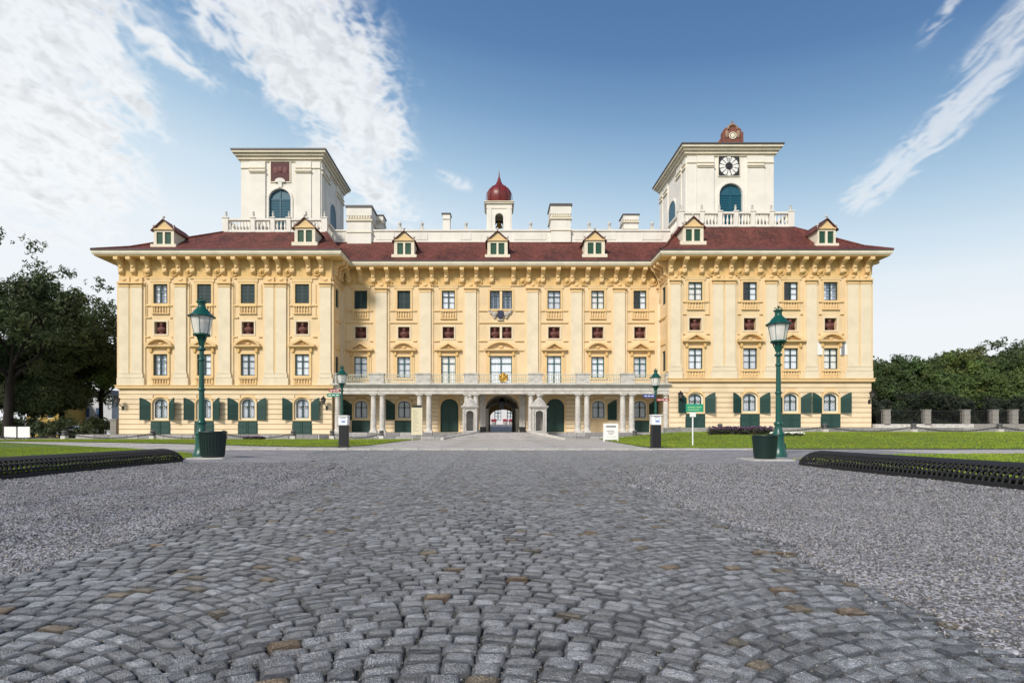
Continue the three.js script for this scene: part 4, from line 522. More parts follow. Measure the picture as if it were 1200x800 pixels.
// ---- eaves, roofs
{
  const xL = G.x(139.5), xLi = G.x(388.5), xRi = G.x(785), xR = G.x(1021);
  const XO = 0.6, outline = (d) => [[xL - d - XO, -23], [xL - d - XO, d], [xLi + d, d], [xLi + d, ZM + d], [xRi - d, ZM + d], [xRi - d, d], [xR + d, d], [xR + d, -23]];
  const lay = (d, y0, y1) => { const s = poly(outline(d).map(([x, z]) => [x, -z]).reverse()); const g = new THREE.ExtrudeGeometry(s, { depth: y1 - y0, bevelEnabled: false }); g.rotateX(-Math.PI / 2); g.translate(0, y0, 0); return g; };
  part('eave_cornice', [lay(1.25, 17.74, 18.0), lay(1.17, 17.62, 17.738)], M.cream, palace); part('soffit', lay(1.08, SOF + 0.012, 17.618), M.ochre, palace);  // cream cornice; the soffit's shade is painted in with ochre
  part('gutter', lay(1.32, 18.002, 18.07), M.flash, palace);
  part('roof_slab', (() => { const s = poly(outline(0.6).map(([x, z]) => [x, -z]).reverse()); const g = new THREE.ExtrudeGeometry(s, { depth: 0.03, bevelEnabled: false }); g.rotateX(-Math.PI / 2); g.translate(0, 18.02, 0); return g; })(), M.flash, palace);
  const hip = (e, t, y0, y1) => { const mid = (k, f) => e.map((v, i) => lerp(v, t[i], k)); const lv = [[e, y0], [mid(0.28), lerp(y0, y1, 0.2)], [mid(0.6), lerp(y0, y1, 0.54)], [t, y1]]; const P = []; const cor = ([a, b, zf, zb], y) => [[a, y, zf], [b, y, zf], [b, y, zb], [a, y, zb]]; for (let k = 0; k < 3; k++) { const A = cor(...lv[k]), B = cor(...lv[k + 1]); for (let i = 0; i < 4; i++) { const j = (i + 1) % 4; P.push(...A[i], ...A[j], ...B[j], ...A[i], ...B[j], ...B[i]); } } const T = cor(...lv[3]); P.push(...T[0], ...T[1], ...T[2], ...T[0], ...T[2], ...T[3]); const g = new THREE.BufferGeometry(); g.setAttribute('position', new THREE.Float32BufferAttribute(P, 3)); g.computeVertexNormals(); return g; };
  part('roof', hip([xL - 1.3 - XO, xLi + 1.3, 1.3, -23], [-28.75, -17.95, -4.6, -17.5], 18.071, 21.85), M.roof, palace);
  part('roof', hip([xRi - 1.3, xR + 1.3, 1.3, -23], [19.6, 31.6, -4.6, -17.5], 18.071, 22.4), M.roof, palace);
  const rr = [[18.071, ZM + 1.3], [18.85, ZM + 0.02], [20.2, ZM - 1.75], [21.6, -6.72]].map(([y, z]) => { const r = []; for (let i = 0; i <= 8; i++) r.push([lerp(-18.2, 19.6, i / 8), y, z]); return r; });
  part('roof', quadMesh(rr), M.roof, palace);
  part('roof', bx(-18.2, 19.6, 21.3, 21.6, -22, -6.7), M.flash, palace);
  // hip ridges
  const ridge = (a, b) => taper(V(...a), V(...b), 0.1, 0.09, 6);
  part('ridge_tiles', [ridge([xL - 1.3 - XO, 18.1, 1.3], [lerp(xL - 1.3 - XO, -28.75, 0.28), 18.88, -0.35]), ridge([lerp(xL - 1.3 - XO, -28.75, 0.28), 18.88, -0.35], [-28.75, 21.9, -4.6]), ridge([xLi + 1.3, 18.1, 1.3], [lerp(xLi + 1.3, -17.95, 0.28), 18.88, -0.35]), ridge([lerp(xLi + 1.3, -17.95, 0.28), 18.88, -0.35], [-17.95, 21.9, -4.6]), ridge([xRi - 1.3, 18.1, 1.3], [lerp(xRi - 1.3, 19.6, 0.28), 18.98, -0.35]), ridge([lerp(xRi - 1.3, 19.6, 0.28), 18.98, -0.35], [19.6, 22.4, -4.6]), ridge([xR + 1.3, 18.1, 1.3], [lerp(xR + 1.3, 31.6, 0.28), 18.98, -0.35]), ridge([lerp(xR + 1.3, 31.6, 0.28), 18.98, -0.35], [31.6, 22.4, -4.6])], M.roof, palace);
  // attic wall behind the main roof
  const ax = (p) => (p - 580) * 60 / 640, ay = (p) => EYE + (505 - p) * 60 / 640, az = -6.67;
  part('attic_wall', [bx(ax(388), ax(786), 20.9, ay(271), az - 0.6, az), bx(ax(388), ax(786), ay(271), ay(269.3), az - 0.68, az + 0.12), bx(ax(388), ax(786), ay(284), ay(282.5), az, az + 0.08)], M.tower, palace);
  part('attic_panel', [[398, 404], [440, 462], [487, 501], [539, 552], [602, 640], [673, 684], [708, 722], [752, 776]].map(([a, b]) => bx(ax(a), ax(b), ay(281), ay(272.6), az, az + 0.05)), M.tower, palace);
  const urn = join([bx(-0.2, 0.2, 0, 0.35, -0.2, 0.2), lathe([[0.1, 0.35], [0.18, 0.42], [0.08, 0.5], [0.2, 0.72], [0.17, 0.85], [0.08, 0.95], [0.001, 1.1]], 10)]);
  for (const p of [468, 494, 546, 622, 691, 715, 765]) put('finial', urn, M.stone, palace, ax(p), ay(269.3), az - 0.3);
  const chimney = (pa, pb, yt, yb, z, depth, tiers) => { const s = 640 / (53.33 - z), X = (p) => (p - 580) / s, Y = (p) => EYE + (505 - p) / s, c = group('chimney', palace, (X(pa) + X(pb)) / 2, Y(yb), z), w = (X(pb) - X(pa)) / 2, h = Y(yt) - Y(yb);
    part('stack', [bx(-w * 0.95, w * 0.95, 0, h * 0.74, -depth, 0), bx(-w, w, h * 0.74, h * 0.95, -depth - 0.1, 0.1)], M.tower, c);
    if (tiers) { const o = [bx(-w - 0.08, w + 0.08, h * 0.60, h * 0.64, -depth - 0.15, 0.15)]; for (let i = 0; i < 9; i++) o.push(bx(-w * 0.9 + i * w * 0.21, -w * 0.9 + i * w * 0.21 + w * 0.12, h * 0.66, h * 0.735, 0, 0.13)); part('dentil_band', o, M.cream, c); part('stack_foot', [bx(-w - 0.04, w + 0.04, h * 0.3, h * 0.33, -depth - 0.05, 0.08)], M.cream, c); }
    part('cap', [bx(-w - 0.1, w + 0.1, h * 0.95, h, -depth - 0.2, 0.2)], M.flash, c); };
  chimney(406, 435.5, 241, 286, -6.3, 2.2, true); chimney(437, 449, 252, 276, -9, 1.4, true); chimney(518.5, 527.5, 250, 276, -9, 0.9, false); chimney(645, 669.5, 239, 283.5, -6.3, 2.2, true); chimney(730.5, 748.5, 251, 276, -9, 1.6, true);
  // bell turret with onion dome
  { const z = -8, s = 640 / (53.33 - z), X = (p) => (p - 580) / s, Y = (p) => EYE + (505 - p) / s, t = group('bell_turret', palace, X(585), Y(276), z), w = 1.42, h = Y(238.5) - Y(276), q = 0.46;
    const hole = arch(-q, q, 0.3, Y(254) - Y(276), Y(249.5) - Y(276)).reverse();
    part('turret_wall', [slab(rect(-w, w, 0, h), [hole], -0.35, 0), slab(rect(-w, w, 0, h), [hole.map((a) => a.slice())], -2.84, -2.49), bx(-w, -w + 0.35, 0, h, -2.49, -0.35), bx(w - 0.35, w, 0, h, -2.49, -0.35)], M.tower, t);
    part('turret_cornice', [bx(-w - 0.18, w + 0.18, h, h + 0.14, -3.02, 0.18), bx(-w - 0.26, w + 0.26, h + 0.14, h + 0.22, -3.1, 0.26), bx(-w - 0.05, w + 0.05, h - 0.55, h - 0.48, -2.9, 0.06)], M.cream, t);
    part('turret_trim', [-1, 1].map((k) => bx(k * 1.08 - 0.22, k * 1.08 + 0.22, 0.2, h - 0.56, 0, 0.06)), M.tower, t);
    part('onion_dome', mv(rotY(lathe([[1.3, 0], [1.34, 0.06], [1.28, 0.12], [1.38, 0.4], [1.48, 0.85], [1.47, 1.2], [1.36, 1.65], [1.1, 2.0], [0.72, 2.28], [0.42, 2.55], [0.24, 2.9], [0.18, 3.2], [0.11, 3.3], [0.09, 3.5], [0.025, 4.1], [0.001, 4.4]], 8), Math.PI / 8), 0, h + 0.22, -1.42).toNonIndexed(), M.dome, t);
    const ribs = []; for (let i = 0; i < 8; i++) { const a = i * Math.PI / 4; ribs.push(tube([[1.31, 0.05], [1.46, 0.6], [1.49, 1.0], [1.38, 1.6], [1.0, 2.07], [0.5, 2.38], [0.2, 2.8]].map(([r, y]) => V(Math.cos(a + Math.PI / 8 + Math.PI / 8) * r * 1.0, y + h + 0.22, -1.42 + Math.sin(a + Math.PI / 4) * r)), 0.035, 16, 5)); } part('dome_rib', ribs, M.dome, t);
    part('bell', mv(lathe([[0.001, 0.62], [0.16, 0.6], [0.24, 0.45], [0.28, 0.2], [0.42, 0.02], [0.40, 0], [0.001, 0.1]], 16), 0, Y(261) - Y(276), -1.42), M.gold, t);
    part('bell_yoke', bx(-1.07, 1.07, Y(255.5) - Y(276), Y(253.5) - Y(276), -1.55, -1.3), M.bark, t); }
  // dormers
  function dormer(x, y, z, w, ridgeDepth) {
    const d = group('dormer', palace, x, y, z), h = 1.5, k = 0.92, e = 0.2;
    part('front', [slab([[-w / 2, -0.5], [w / 2, -0.5], [w / 2, h], [0, h + k], [-w / 2, h]], [rect(-0.72, -0.1, 0.1, 1.28).reverse(), rect(0.1, 0.72, 0.1, 1.28).reverse()], -0.25, 0), bx(-w / 2 - 0.25, w / 2 + 0.25, -0.3, 0.06, -0.25, 0.12)], M.cream, d);
    part('gable', [slab([[-w / 2 - 0.02, h - 0.02], [w / 2 + 0.02, h - 0.02], [w / 2 + 0.02, h + 0.1], [-w / 2 - 0.02, h + 0.1]], [], 0, 0.14), slab([[-w / 2 + 0.2, h + 0.1], [w / 2 - 0.2, h + 0.1], [0, h + k - 0.12]], [], 0, 0.04)], M.trim, d);
    part('cheek', [bx(-w / 2, -w / 2 + 0.14, -0.5, h, -ridgeDepth, -0.25), bx(w / 2 - 0.14, w / 2, -0.5, h, -ridgeDepth, -0.25)], M.cream, d);
    const sl = (s) => { const g = slab([[0, h + k + 0.02], [s * (w / 2 + e), h - k * e * 2 / w + 0.02], [s * (w / 2 + e), h - k * e * 2 / w + 0.12], [0, h + k + 0.13]], [], -ridgeDepth - 0.5, 0.2); return g; };
    part('dormer_roof', [sl(1), sl(-1)], M.roof, d);
    for (const s of [-1, 1]) { const o = [bx(s * 0.41 - 0.31, s * 0.41 + 0.31, 0.1, 1.28, -0.18, -0.12)]; for (let i = 1; i < 10; i++) o.push(bx(s * 0.41 - 0.25, s * 0.41 + 0.25, 0.1 + i * 0.118 - 0.02, 0.1 + i * 0.118 + 0.02, -0.12, -0.095)); part('shutter', o, M.dormerShutter, d); }
    for (const [fx, fy] of [[0, h + k + 0.1], [-w / 2, h + 0.15], [w / 2, h + 0.15]]) part('finial', [cyl(0.05, 0.05, 0, 0.15, 6), ball(0.12, 0, 0.24, 0)], M.stone, d, fx, fy, 0);
  }
  const dm = (p, py, w, zl) => { const s = 640 / (53.33 - zl); dormer((p - 580) / s, EYE + (505 - py) / s, zl, w, 3.4); };
  dm(473.5, 299, 2.1, -3.35); dm(583, 299, 2.1, -3.35); dm(697, 298.5, 2.1, -3.35); dm(357, 284.5, 2.05, -0.85); dm(191.5, 287, 2.0, -0.55); dm(812.5, 283.5, 2.05, -0.75); dm(969, 286, 1.8, -0.55);
}
// ---- towers
function tower(c) {
  const zt = -5.67, s = 640 / 59, X = (p) => (p - 580) / s, Y = (p) => EYE + (505 - p) / s, x0 = X(c.x0), x1 = X(c.x1), w = x1 - x0, y0 = c.deck, yt = c.top, t = group('tower', palace, 0, 0, zt), cx = (X(c.door[0]) + X(c.door[1])) / 2, dw = (X(c.door[1]) - X(c.door[0])) / 2, D = w;
  const hole = arch(cx - dw, cx + dw, y0 + 0.02, Y(c.door[2]) - dw * 0.95, Y(c.door[2])).reverse();
  part('tower_wall', [slab(rect(x0, x1, y0 - 0.3, yt - 0.9), [hole], -0.5, 0), bx(x0, x0 + 0.5, y0 - 0.3, yt - 0.9, -D, -0.5), bx(x1 - 0.5, x1, y0 - 0.3, yt - 0.9, -D, -0.5), bx(x0 + 0.5, x1 - 0.5, y0 - 0.3, yt - 0.9, -D, -D + 0.5)], M.tower, t);
  part('tower_cornice', [[0.12, yt - 1.1, yt - 0.9], [0.3, yt - 0.899, yt - 0.6], [0.5, yt - 0.599, yt - 0.35], [0.72, yt - 0.349, yt - 0.12]].map(([d, a, b]) => bx(x0 - d, x1 + d, a, b, -D - d, d)), M.cream, t);
  part('tower_roof', [bx(x0 - 0.82, x1 + 0.82, yt - 0.118, yt + 0.02, -D - 0.82, 0.82), (() => { const g = new THREE.CylinderGeometry(0.3, (w / 2 + 0.8) * Math.SQRT2, 0.55, 4, 1); g.rotateY(Math.PI / 4); g.translate((x0 + x1) / 2, yt + 0.29, -D / 2); return g; })()], M.flash, t);
  const yc = yt - 2.35; const pl = []; const caps = [];
  for (const f of [0.0, 0.11, 0.69, 0.89]) { const a = x0 + w * f, b = a + w * (f === 0 || f === 0.89 ? 0.11 : 0.20); const deep = f === 0 || f === 0.89 ? 0.1 : 0.18; pl.push(bx(a + 0.01, b - 0.01, y0, yt - 1.1, 0, deep)); caps.push(bx(a, b, yc + 0.5, yc + 0.62, 0, deep + 0.1)); if (deep > 0.12) caps.push(bx(a + 0.05, b - 0.05, yc, yc + 0.12, 0, deep + 0.12), bx(a - 0.02, b + 0.02, yc + 0.12, yc + 0.22, 0, deep + 0.2)); }
  part('tower_pilaster', pl, M.tower, t); part('tower_moulding', caps, M.cream, t);
  const f = c.inner, ix = f > 0 ? x1 : x0, sp = [], scap = []; for (const [a, b] of [[0, 0.12], [0.16, 0.34], [0.66, 0.84], [0.88, 1]]) { sp.push(bx(Math.min(ix, ix + f * 0.12), Math.max(ix, ix + f * 0.12), y0, yt - 1.1, -D * b + 0.02, -D * a - 0.02)); scap.push(bx(Math.min(ix, ix + f * 0.24), Math.max(ix, ix + f * 0.24), yc + 0.5, yc + 0.62, -D * b, -D * a), bx(Math.min(ix, ix + f * 0.26), Math.max(ix, ix + f * 0.26), yc + 0.02, yc + 0.2, -D * b, -D * a)); }
  part('tower_pilaster', sp, M.tower, t); part('tower_moulding', scap, M.cream, t);
  const mk = (g) => { g.rotateY(f * Math.PI / 2); g.translate(ix, 0, -D / 2); return g; };
  part('side_shutter', mk(slab(arch(-dw, dw, y0 + 0.05, Y(c.door[2]) - dw, Y(c.door[2])), [], 0, 0.06)), M.towerDoor, t);
  part('side_surround', mk(slab(arch(-dw - 0.22, dw + 0.22, y0 + 0.05, Y(c.door[2]) - dw, Y(c.door[2]) + 0.22), [arch(-dw, dw, y0 + 0.07, Y(c.door[2]) - dw, Y(c.door[2])).reverse()], 0, 0.12)), M.tower, t);
  part('door_surround', slab(arch(cx - dw - 0.22, cx + dw + 0.22, y0 + 0.02, Y(c.door[2]) - dw * 0.95, Y(c.door[2]) + 0.22), [arch(cx - dw, cx + dw, y0 + 0.04, Y(c.door[2]) - dw * 0.95, Y(c.door[2])).reverse()], 0, 0.1), M.tower, t);
  const dl = [slab(arch(cx - dw + 0.01, cx + dw - 0.01, y0 + 0.03, Y(c.door[2]) - dw * 0.95, Y(c.door[2]) - 0.01), [], -0.3, -0.2), bx(cx - 0.05, cx + 0.05, y0 + 0.03, Y(c.door[2]) - 0.05, -0.2, -0.12), bx(cx - dw + 0.02, cx - 0.05, Y(c.door[2]) - dw * 0.98, Y(c.door[2]) - dw * 0.9, -0.2, -0.13), bx(cx + 0.05, cx + dw - 0.02, Y(c.door[2]) - dw * 0.98, Y(c.door[2]) - dw * 0.9, -0.2, -0.13)];
  for (let i = 1; i < 22; i++) { const y = y0 + 0.05 + i * (Y(c.door[2]) - dw - y0) / 22; for (const k of [-1, 1]) { const b = bx(-dw / 2 + 0.13, dw / 2 - 0.13, -0.05, 0.05, -0.012, 0.012); b.rotateX(-0.5); b.translate(cx + k * dw / 2, y, -0.19); dl.push(b); } }
  part('louvred_door', dl, M.towerDoor, t);
  return { t, X, Y, x0, x1, D, cx };
}
function balustrade(x0, x1, zf, zb, y0, y1, posts) {
  const b = group('balustrade', palace), h = y1 - y0, bal = prep(lathe([[0.1, 0], [0.1, 0.06], [0.06, 0.1], [0.12, 0.3], [0.12, 0.38], [0.06, 0.62], [0.055, 0.72], [0.1, 0.8], [0.1, 0.86]].map(([r, y]) => [r, y * (h - 0.45) / 0.86]), 8));
  const run = (xa, za, xb, zb2, n) => { for (let i = 0; i < n; i++) { const t = (i + 0.5) / n; put('baluster', bal, M.tower, b, lerp(xa, xb, t), y0 + 0.25, lerp(za, zb2, t)); } };
  const urn = once('statuette', () => join([lathe([[0.16, 0], [0.16, 0.12], [0.07, 0.2], [0.16, 0.36], [0.15, 0.5], [0.08, 0.56]], 10), ball(0.13, 0, 0.68, 0)]));
  part('rail', [bx(x0, x1, y0, y0 + 0.25, zf - 0.2, zf + 0.2), bx(x0, x1, y1 - 0.2, y1, zf - 0.2, zf + 0.2)], M.tower, b);
  for (const x of [x0, x1]) part('rail', [bx(x - 0.2, x + 0.2, y0, y0 + 0.25, zb, zf - 0.2), bx(x - 0.2, x + 0.2, y1 - 0.2, y1, zb, zf - 0.2)], M.tower, b);
  const ps = [x0, ...posts, x1]; ps.forEach((x, i) => { const w = i === 0 || i === ps.length - 1 ? 0.3 : 0.22; part('post', [bx(x - w, x + w, y0 + 0.001, y1 + 0.02, zf - 0.24, zf + 0.24), bx(x - w - 0.06, x + w + 0.06, y1 + 0.02, y1 + 0.12, zf - 0.3, zf + 0.3)], M.tower, b); put('statuette', urn, M.stone, b, x, y1 + 0.12, zf).scale.setScalar(0.85); if (i) { const a = ps[i - 1] + 0.25, c = x - 0.25; run(a, zf, c, zf, Math.max(2, Math.round((c - a) / 0.36))); } });
  for (const x of [x0, x1]) { const n = 3; for (let k = 1; k <= n; k++) { const z = lerp(zf, zb, k / n); part('post', [bx(x - 0.24, x + 0.24, y0 + 0.001, y1 + 0.02, z - 0.22, z + 0.22)], M.tower, b); run(x, lerp(zf, zb, (k - 1) / n) - 0.25, x, z + 0.25, 7); } }
}
{
  const a = tower({ x0: 282.5, x1: 375.5, deck: 21.85, top: 30.9, door: [315, 340.7, 221], inner: 1 });
  const px0 = a.X(317.5), px1 = a.X(339.5), py0 = a.Y(213), py1 = a.Y(189);
  part('painted_panel', bx(px0, px1, py0, py1, 0, 0.06), std([0.095, 0.022, 0.026], 0.7, { map: again(stoneTex, 1.4) }), a.t); part('panel_frame', surround(px0, px1, py0, py1, 0.1, 0, 0.1), M.cream, a.t);
  part('panel_relief', [ball(0.3, (px0 + px1) / 2, (py0 + py1) / 2 + 0.2, 0.06, 1, 1.2, 0.3), ball(0.25, (px0 + px1) / 2 - 0.5, (py0 + py1) / 2 + 0.1, 0.06, 1.2, 1.6, 0.2), ball(0.25, (px0 + px1) / 2 + 0.5, (py0 + py1) / 2 + 0.1, 0.06, 1.2, 1.6, 0.2)], std([0.14, 0.045, 0.045], 0.7), a.t);
  part('keystone', [slab(arch((px0 + px1) / 2 - 0.55, (px0 + px1) / 2 + 0.55, py0 - 0.1, py0, py0 + 0.35), [], 0, 0.2), bx((px0 + px1) / 2 - 0.2, (px0 + px1) / 2 + 0.2, a.Y(220), py0 - 0.1, 0, 0.18)], M.tower, a.t);
  part('lightning_rod', cyl(0.02, 0.01, 30.9, 33, 5, a.X(330), -3), M.iron, a.t);
  balustrade(-28.6, -18.1, -4.75, -16.5, 21.84, 23.3, [-25.7, -23.6, -21.9, -20.1]);
  const b = tower({ x0: 805, x1: 906.5, deck: 22.4, top: 31.5, door: [843, 870, 215], inner: -1 });
  const q0 = b.X(842), q1 = b.X(866.5), r0 = b.Y(206.5), r1 = b.Y(183.5), qx = (q0 + q1) / 2, qy = (r0 + r1) / 2, R = (r1 - r0) / 2 * 0.96;
  part('clock_board', bx(q0, q1, r0, r1, 0, 0.08), M.clock, b.t);
  const seg = []; for (let i = 0; i < 12; i++) { const s = new THREE.Shape(); const a0 = i * Math.PI / 6 + 0.055 + Math.PI / 12, a1 = a0 + Math.PI / 6 - 0.11; s.absarc(0, 0, R, a0, a1, false); s.absarc(0, 0, R * 0.4, a1, a0, true); const g = new THREE.ExtrudeGeometry(s, { depth: 0.02, bevelEnabled: false, curveSegments: 5 }); g.translate(qx, qy, 0.081); seg.push(g); } { const s = new THREE.Shape(); s.absarc(0, 0, R * 0.37, 0, 6.2832, false); const h = new THREE.Path(); h.absarc(0, 0, R * 0.06, 0, 6.2832, true); s.holes.push(h); const g = new THREE.ExtrudeGeometry(s, { depth: 0.02, bevelEnabled: false }); g.translate(qx, qy, 0.081); seg.push(g); }
  part('clock_dial', seg, M.white, b.t);
  part('clock_hand', (() => { const g = bx(-0.035, 0.035, -0.25, R * 0.88, 0, 0.03); g.rotateZ(0.03); g.translate(qx, qy, 0.125); return g; })(), M.iron, b.t); part('clock_hand', (() => { const g = bx(-0.045, 0.045, -0.2, R * 0.55, 0, 0.03); g.rotateZ(Math.PI + 0.12); g.translate(qx, qy, 0.16); return g; })(), M.iron, b.t);
  part('clock_frame', surround(q0, q1, r0, r1, 0.06, 0, 0.1), M.cream, b.t);
  // crest above the tower cornice with a small tiled roof behind it
  const cx = b.X(856), cy = 31.5; part('crest_gable', [slab([[-0.95, 0], [0.95, 0], [0.95, 1.5], [0.7, 1.75], [0.45, 1.65], [0.3, 1.9], [-0.3, 1.9], [-0.45, 1.65], [-0.7, 1.75], [-0.95, 1.5]], [], -0.3, 0.1, 0.04), bx(-1.12, -0.85, 0, 1.2, -0.3, 0.18), bx(0.85, 1.12, 0, 1.2, -0.3, 0.18)], M.brick, b.t, cx, cy, 0.5);
  part('crest_shield', [ball(0.24, 0, 0.8, 0.16, 1, 1.15, 0.35), mv(new THREE.TorusGeometry(0.36, 0.06, 6, 14), 0, 0.82, 0.14)], M.cream, b.t, cx, cy, 0.5); part('crest_ornament', [ball(0.22, -0.6, 1.0, 0.14, 1, 2, 0.4), ball(0.22, 0.6, 1.0, 0.14, 1, 2, 0.4), mv(new THREE.TorusGeometry(0.5, 0.13, 6, 14, Math.PI), 0, 1.5, 0.1), ball(0.16, 0, 2.05, 0.05), bx(-0.03, 0.03, 2.1, 2.5, -0.02, 0.04), bx(-0.14, 0.14, 2.3, 2.36, -0.02, 0.04)], std([0.30, 0.19, 0.13], 0.7), b.t, cx, cy, 0.5);
  part('crest_roof', slab([[-1.75, 0], [1.0, 0], [1.0, 0.3], [0, 1.5], [-0.8, 1.1]], [], -2.2, -0.31), std([0.38, 0.11, 0.07], 0.7, { map: roofTex }), b.t, cx, cy, 0.5);
  balustrade(19.75, 31.45, -4.75, -16.5, 22.4, 24.0, [22.0, 23.9, 25.6, 27.4, 29.4]);
}
// down pipe at the right inner corner
part('down_pipe', tube([V(G.x(777) - 0.5, 17.4, -2.4), V(G.x(779), 16.6, -2.6), V(G.x(784), 15.2, -2.9), V(G.x(784), 14, -3.15)], 0.07, 24, 7), M.trim, palace);

// ---- the courtyard seen through the gate
{
  const rows = []; for (let z = -77.5; z >= -118; z -= 4) rows.push([-16, -5, 5, 16].map((x) => [x, 0.62 + 1.5 * smooth(-77, -112, z), z])); structure('courtyard_floor', quadMesh(rows), M.gravel);
  const c = thing('courtyard_wing', 'pale courtyard facade seen through the palace gate arch', 'building', 0.6, 2.0, -113), hs = [];
  for (let i = -3; i <= 3; i++) for (const y of [1.0, 5.2]) hs.push(rect(i * 2.6 - 0.7, i * 2.6 + 0.7, y, y + 2.3).reverse());
  part('wall', slab(rect(-13, 13, -1, 12), hs, -0.5, 0), std([0.70, 0.70, 0.72], 0.9, { map: plasterTex }), c);
  for (let i = -3; i <= 3; i++) for (const y of [1.0, 5.2]) windowUnit(c, i * 2.6, y, -0.2, 1.4, 2.3, 'curtain');
  part('roof', bx(-14, 14, 12, 12.4, -6, 0.8), M.roof, c);
  for (let i = 0; i < 4; i++) { const f = thing('planter', 'flower tub with red blossoms in the palace courtyard', 'planter', [-1.6, -0.2, 2.0, 3.2][i], 1.9, -105 - i * 0.7, 'red flower tubs in the courtyard'); part('tub', mv(lathe([[0.001, 0], [0.35, 0], [0.5, 0.6], [0.45, 0.62], [0.001, 0.55]], 12), 0, 0, 0), M.stone, f); const r = rng(60 + i), o = []; for (let k = 0; k < 40; k++) o.push(ball(0.1 + 0.06 * r(), (r() - 0.5) * 0.9, 0.65 + r() * 0.5, (r() - 0.5) * 0.9, 1, 0.8, 1, 5, 4)); part('blossom', o, std([0.45, 0.05, 0.09], 0.8), f); }
}

// ------------------------------------------------------------------ street furniture
M.rubber = std([0.010, 0.010, 0.011], 0.75); M.rubber.side = THREE.DoubleSide;
M.sentry = std([0.56, 0.54, 0.515], 0.8, { map: again(stoneTex, 0.5), bumpMap: grainBump, bumpScale: 0.008 }); M.pier = std([0.31, 0.295, 0.275], 0.9, { map: again(stoneTex, 1.0), bumpMap: grainBump, bumpScale: 0.02 });
// point on flat ground seen in the survey photograph -> x at a given distance
const gx = (p, d) => (p - 580) * d / 640;
const lampGeo = {
  base: join([lathe([[0.24, 0], [0.24, 0.12], [0.2, 0.16], [0.17, 0.3], [0.15, 0.62], [0.18, 0.66], [0.18, 0.72], [0.12, 0.78], [0.1, 0.95], [0.13, 0.98], [0.13, 1.03], [0.085, 1.08]], 18)]),
  pole: join([lathe([[0.082, 1.06], [0.07, 2.2], [0.062, 3.05]], 14), lathe([[0.064, 1.9], [0.1, 1.93], [0.1, 1.97], [0.066, 2.0]], 14), lathe([[0.06, 2.75], [0.09, 2.78], [0.09, 2.82], [0.06, 2.85]], 14), lathe([[0.06, 3.05], [0.11, 3.08], [0.11, 3.12], [0.06, 3.16], [0.055, 3.3], [0.075, 3.36]], 14)]),
  holder: (() => { const o = []; for (let i = 0; i < 4; i++) { const a = i * Math.PI / 2 + 0.4; o.push(tube([V(Math.cos(a) * 0.06, 3.2, Math.sin(a) * 0.06), V(Math.cos(a) * 0.09, 3.3, Math.sin(a) * 0.09), V(Math.cos(a) * 0.14, 3.42, Math.sin(a) * 0.14), V(Math.cos(a) * 0.16, 3.5, Math.sin(a) * 0.16)], 0.018, 10, 6)); } o.push(lathe([[0.001, 3.47], [0.22, 3.48], [0.23, 3.52], [0.2, 3.545], [0.001, 3.545]], 20), cyl(0.085, 0.085, 3.545, 3.72, 12), lathe([[0.06, 3.18], [0.08, 3.3], [0.11, 3.42], [0.17, 3.49]], 14)); return join(o); })(),
  glass: prep(lathe([[0.2, 3.546], [0.235, 3.7], [0.29, 4.02]], 20)),
  bars: (() => { const o = []; for (let i = 0; i < 6; i++) { const a = i * Math.PI / 3 + 0.25; o.push(taper(V(Math.cos(a) * 0.205, 3.54, Math.sin(a) * 0.205), V(Math.cos(a) * 0.3, 4.03, Math.sin(a) * 0.3), 0.008, 0.008, 5)); } return join(o); })(),
  cap: prep(lathe([[0.001, 4.05], [0.29, 4.035], [0.355, 4.02], [0.36, 4.045], [0.30, 4.08], [0.25, 4.12], [0.2, 4.2], [0.12, 4.28], [0.1, 4.32], [0.1, 4.42], [0.14, 4.44], [0.14, 4.47], [0.1, 4.48], [0.001, 4.5]], 24)),
  finial: join([cyl(0.02, 0.015, 4.48, 4.56, 8), ball(0.035, 0, 4.57, 0), ...[0, 1, 2, 3].map((i) => ball(0.022, Math.cos(i * 1.57) * 0.1, 4.53, Math.sin(i * 1.57) * 0.1))]),
};
function streetLamp(x, z, label, s = 1) {
  const l = thing('street_lamp', label, 'street lamp', x, 0, z, 'green street lamps on the forecourt'); l.scale.setScalar(s);
  put('base', lampGeo.base, M.lampGreen, l); put('pole', lampGeo.pole, M.lampGreen, l); put('lantern_holder', lampGeo.holder, M.lampGreen, l); put('lantern_glass', lampGeo.glass, M.milk, l); put('lantern_bar', lampGeo.bars, M.lampGreen, l); put('lantern_cap', lampGeo.cap, M.lampGreen, l); put('finial', lampGeo.finial, M.lampGreen, l); return l;
}
const lampA = streetLamp(gx(236, 15.4), -15.4, 'tall green street lamp rising behind the bin left of the drive', 0.985);
const lampB = streetLamp(gx(912.5, 15.9), -15.9, 'tall green street lamp beside the bin right of the drive', 0.955);
part('switch_box', rbx(0.06, 0.2, 0.12, 0.42, -0.08, 0.08, 0.02), M.lampGreen, lampB);
const lampC = streetLamp(gx(400.5, 31.8), -31.8, 'green street lamp carrying a red and a green pointer sign'), lampD = streetLamp(gx(768.5, 33.5), -33.5, 'green street lamp carrying a blue and a red pointer sign');
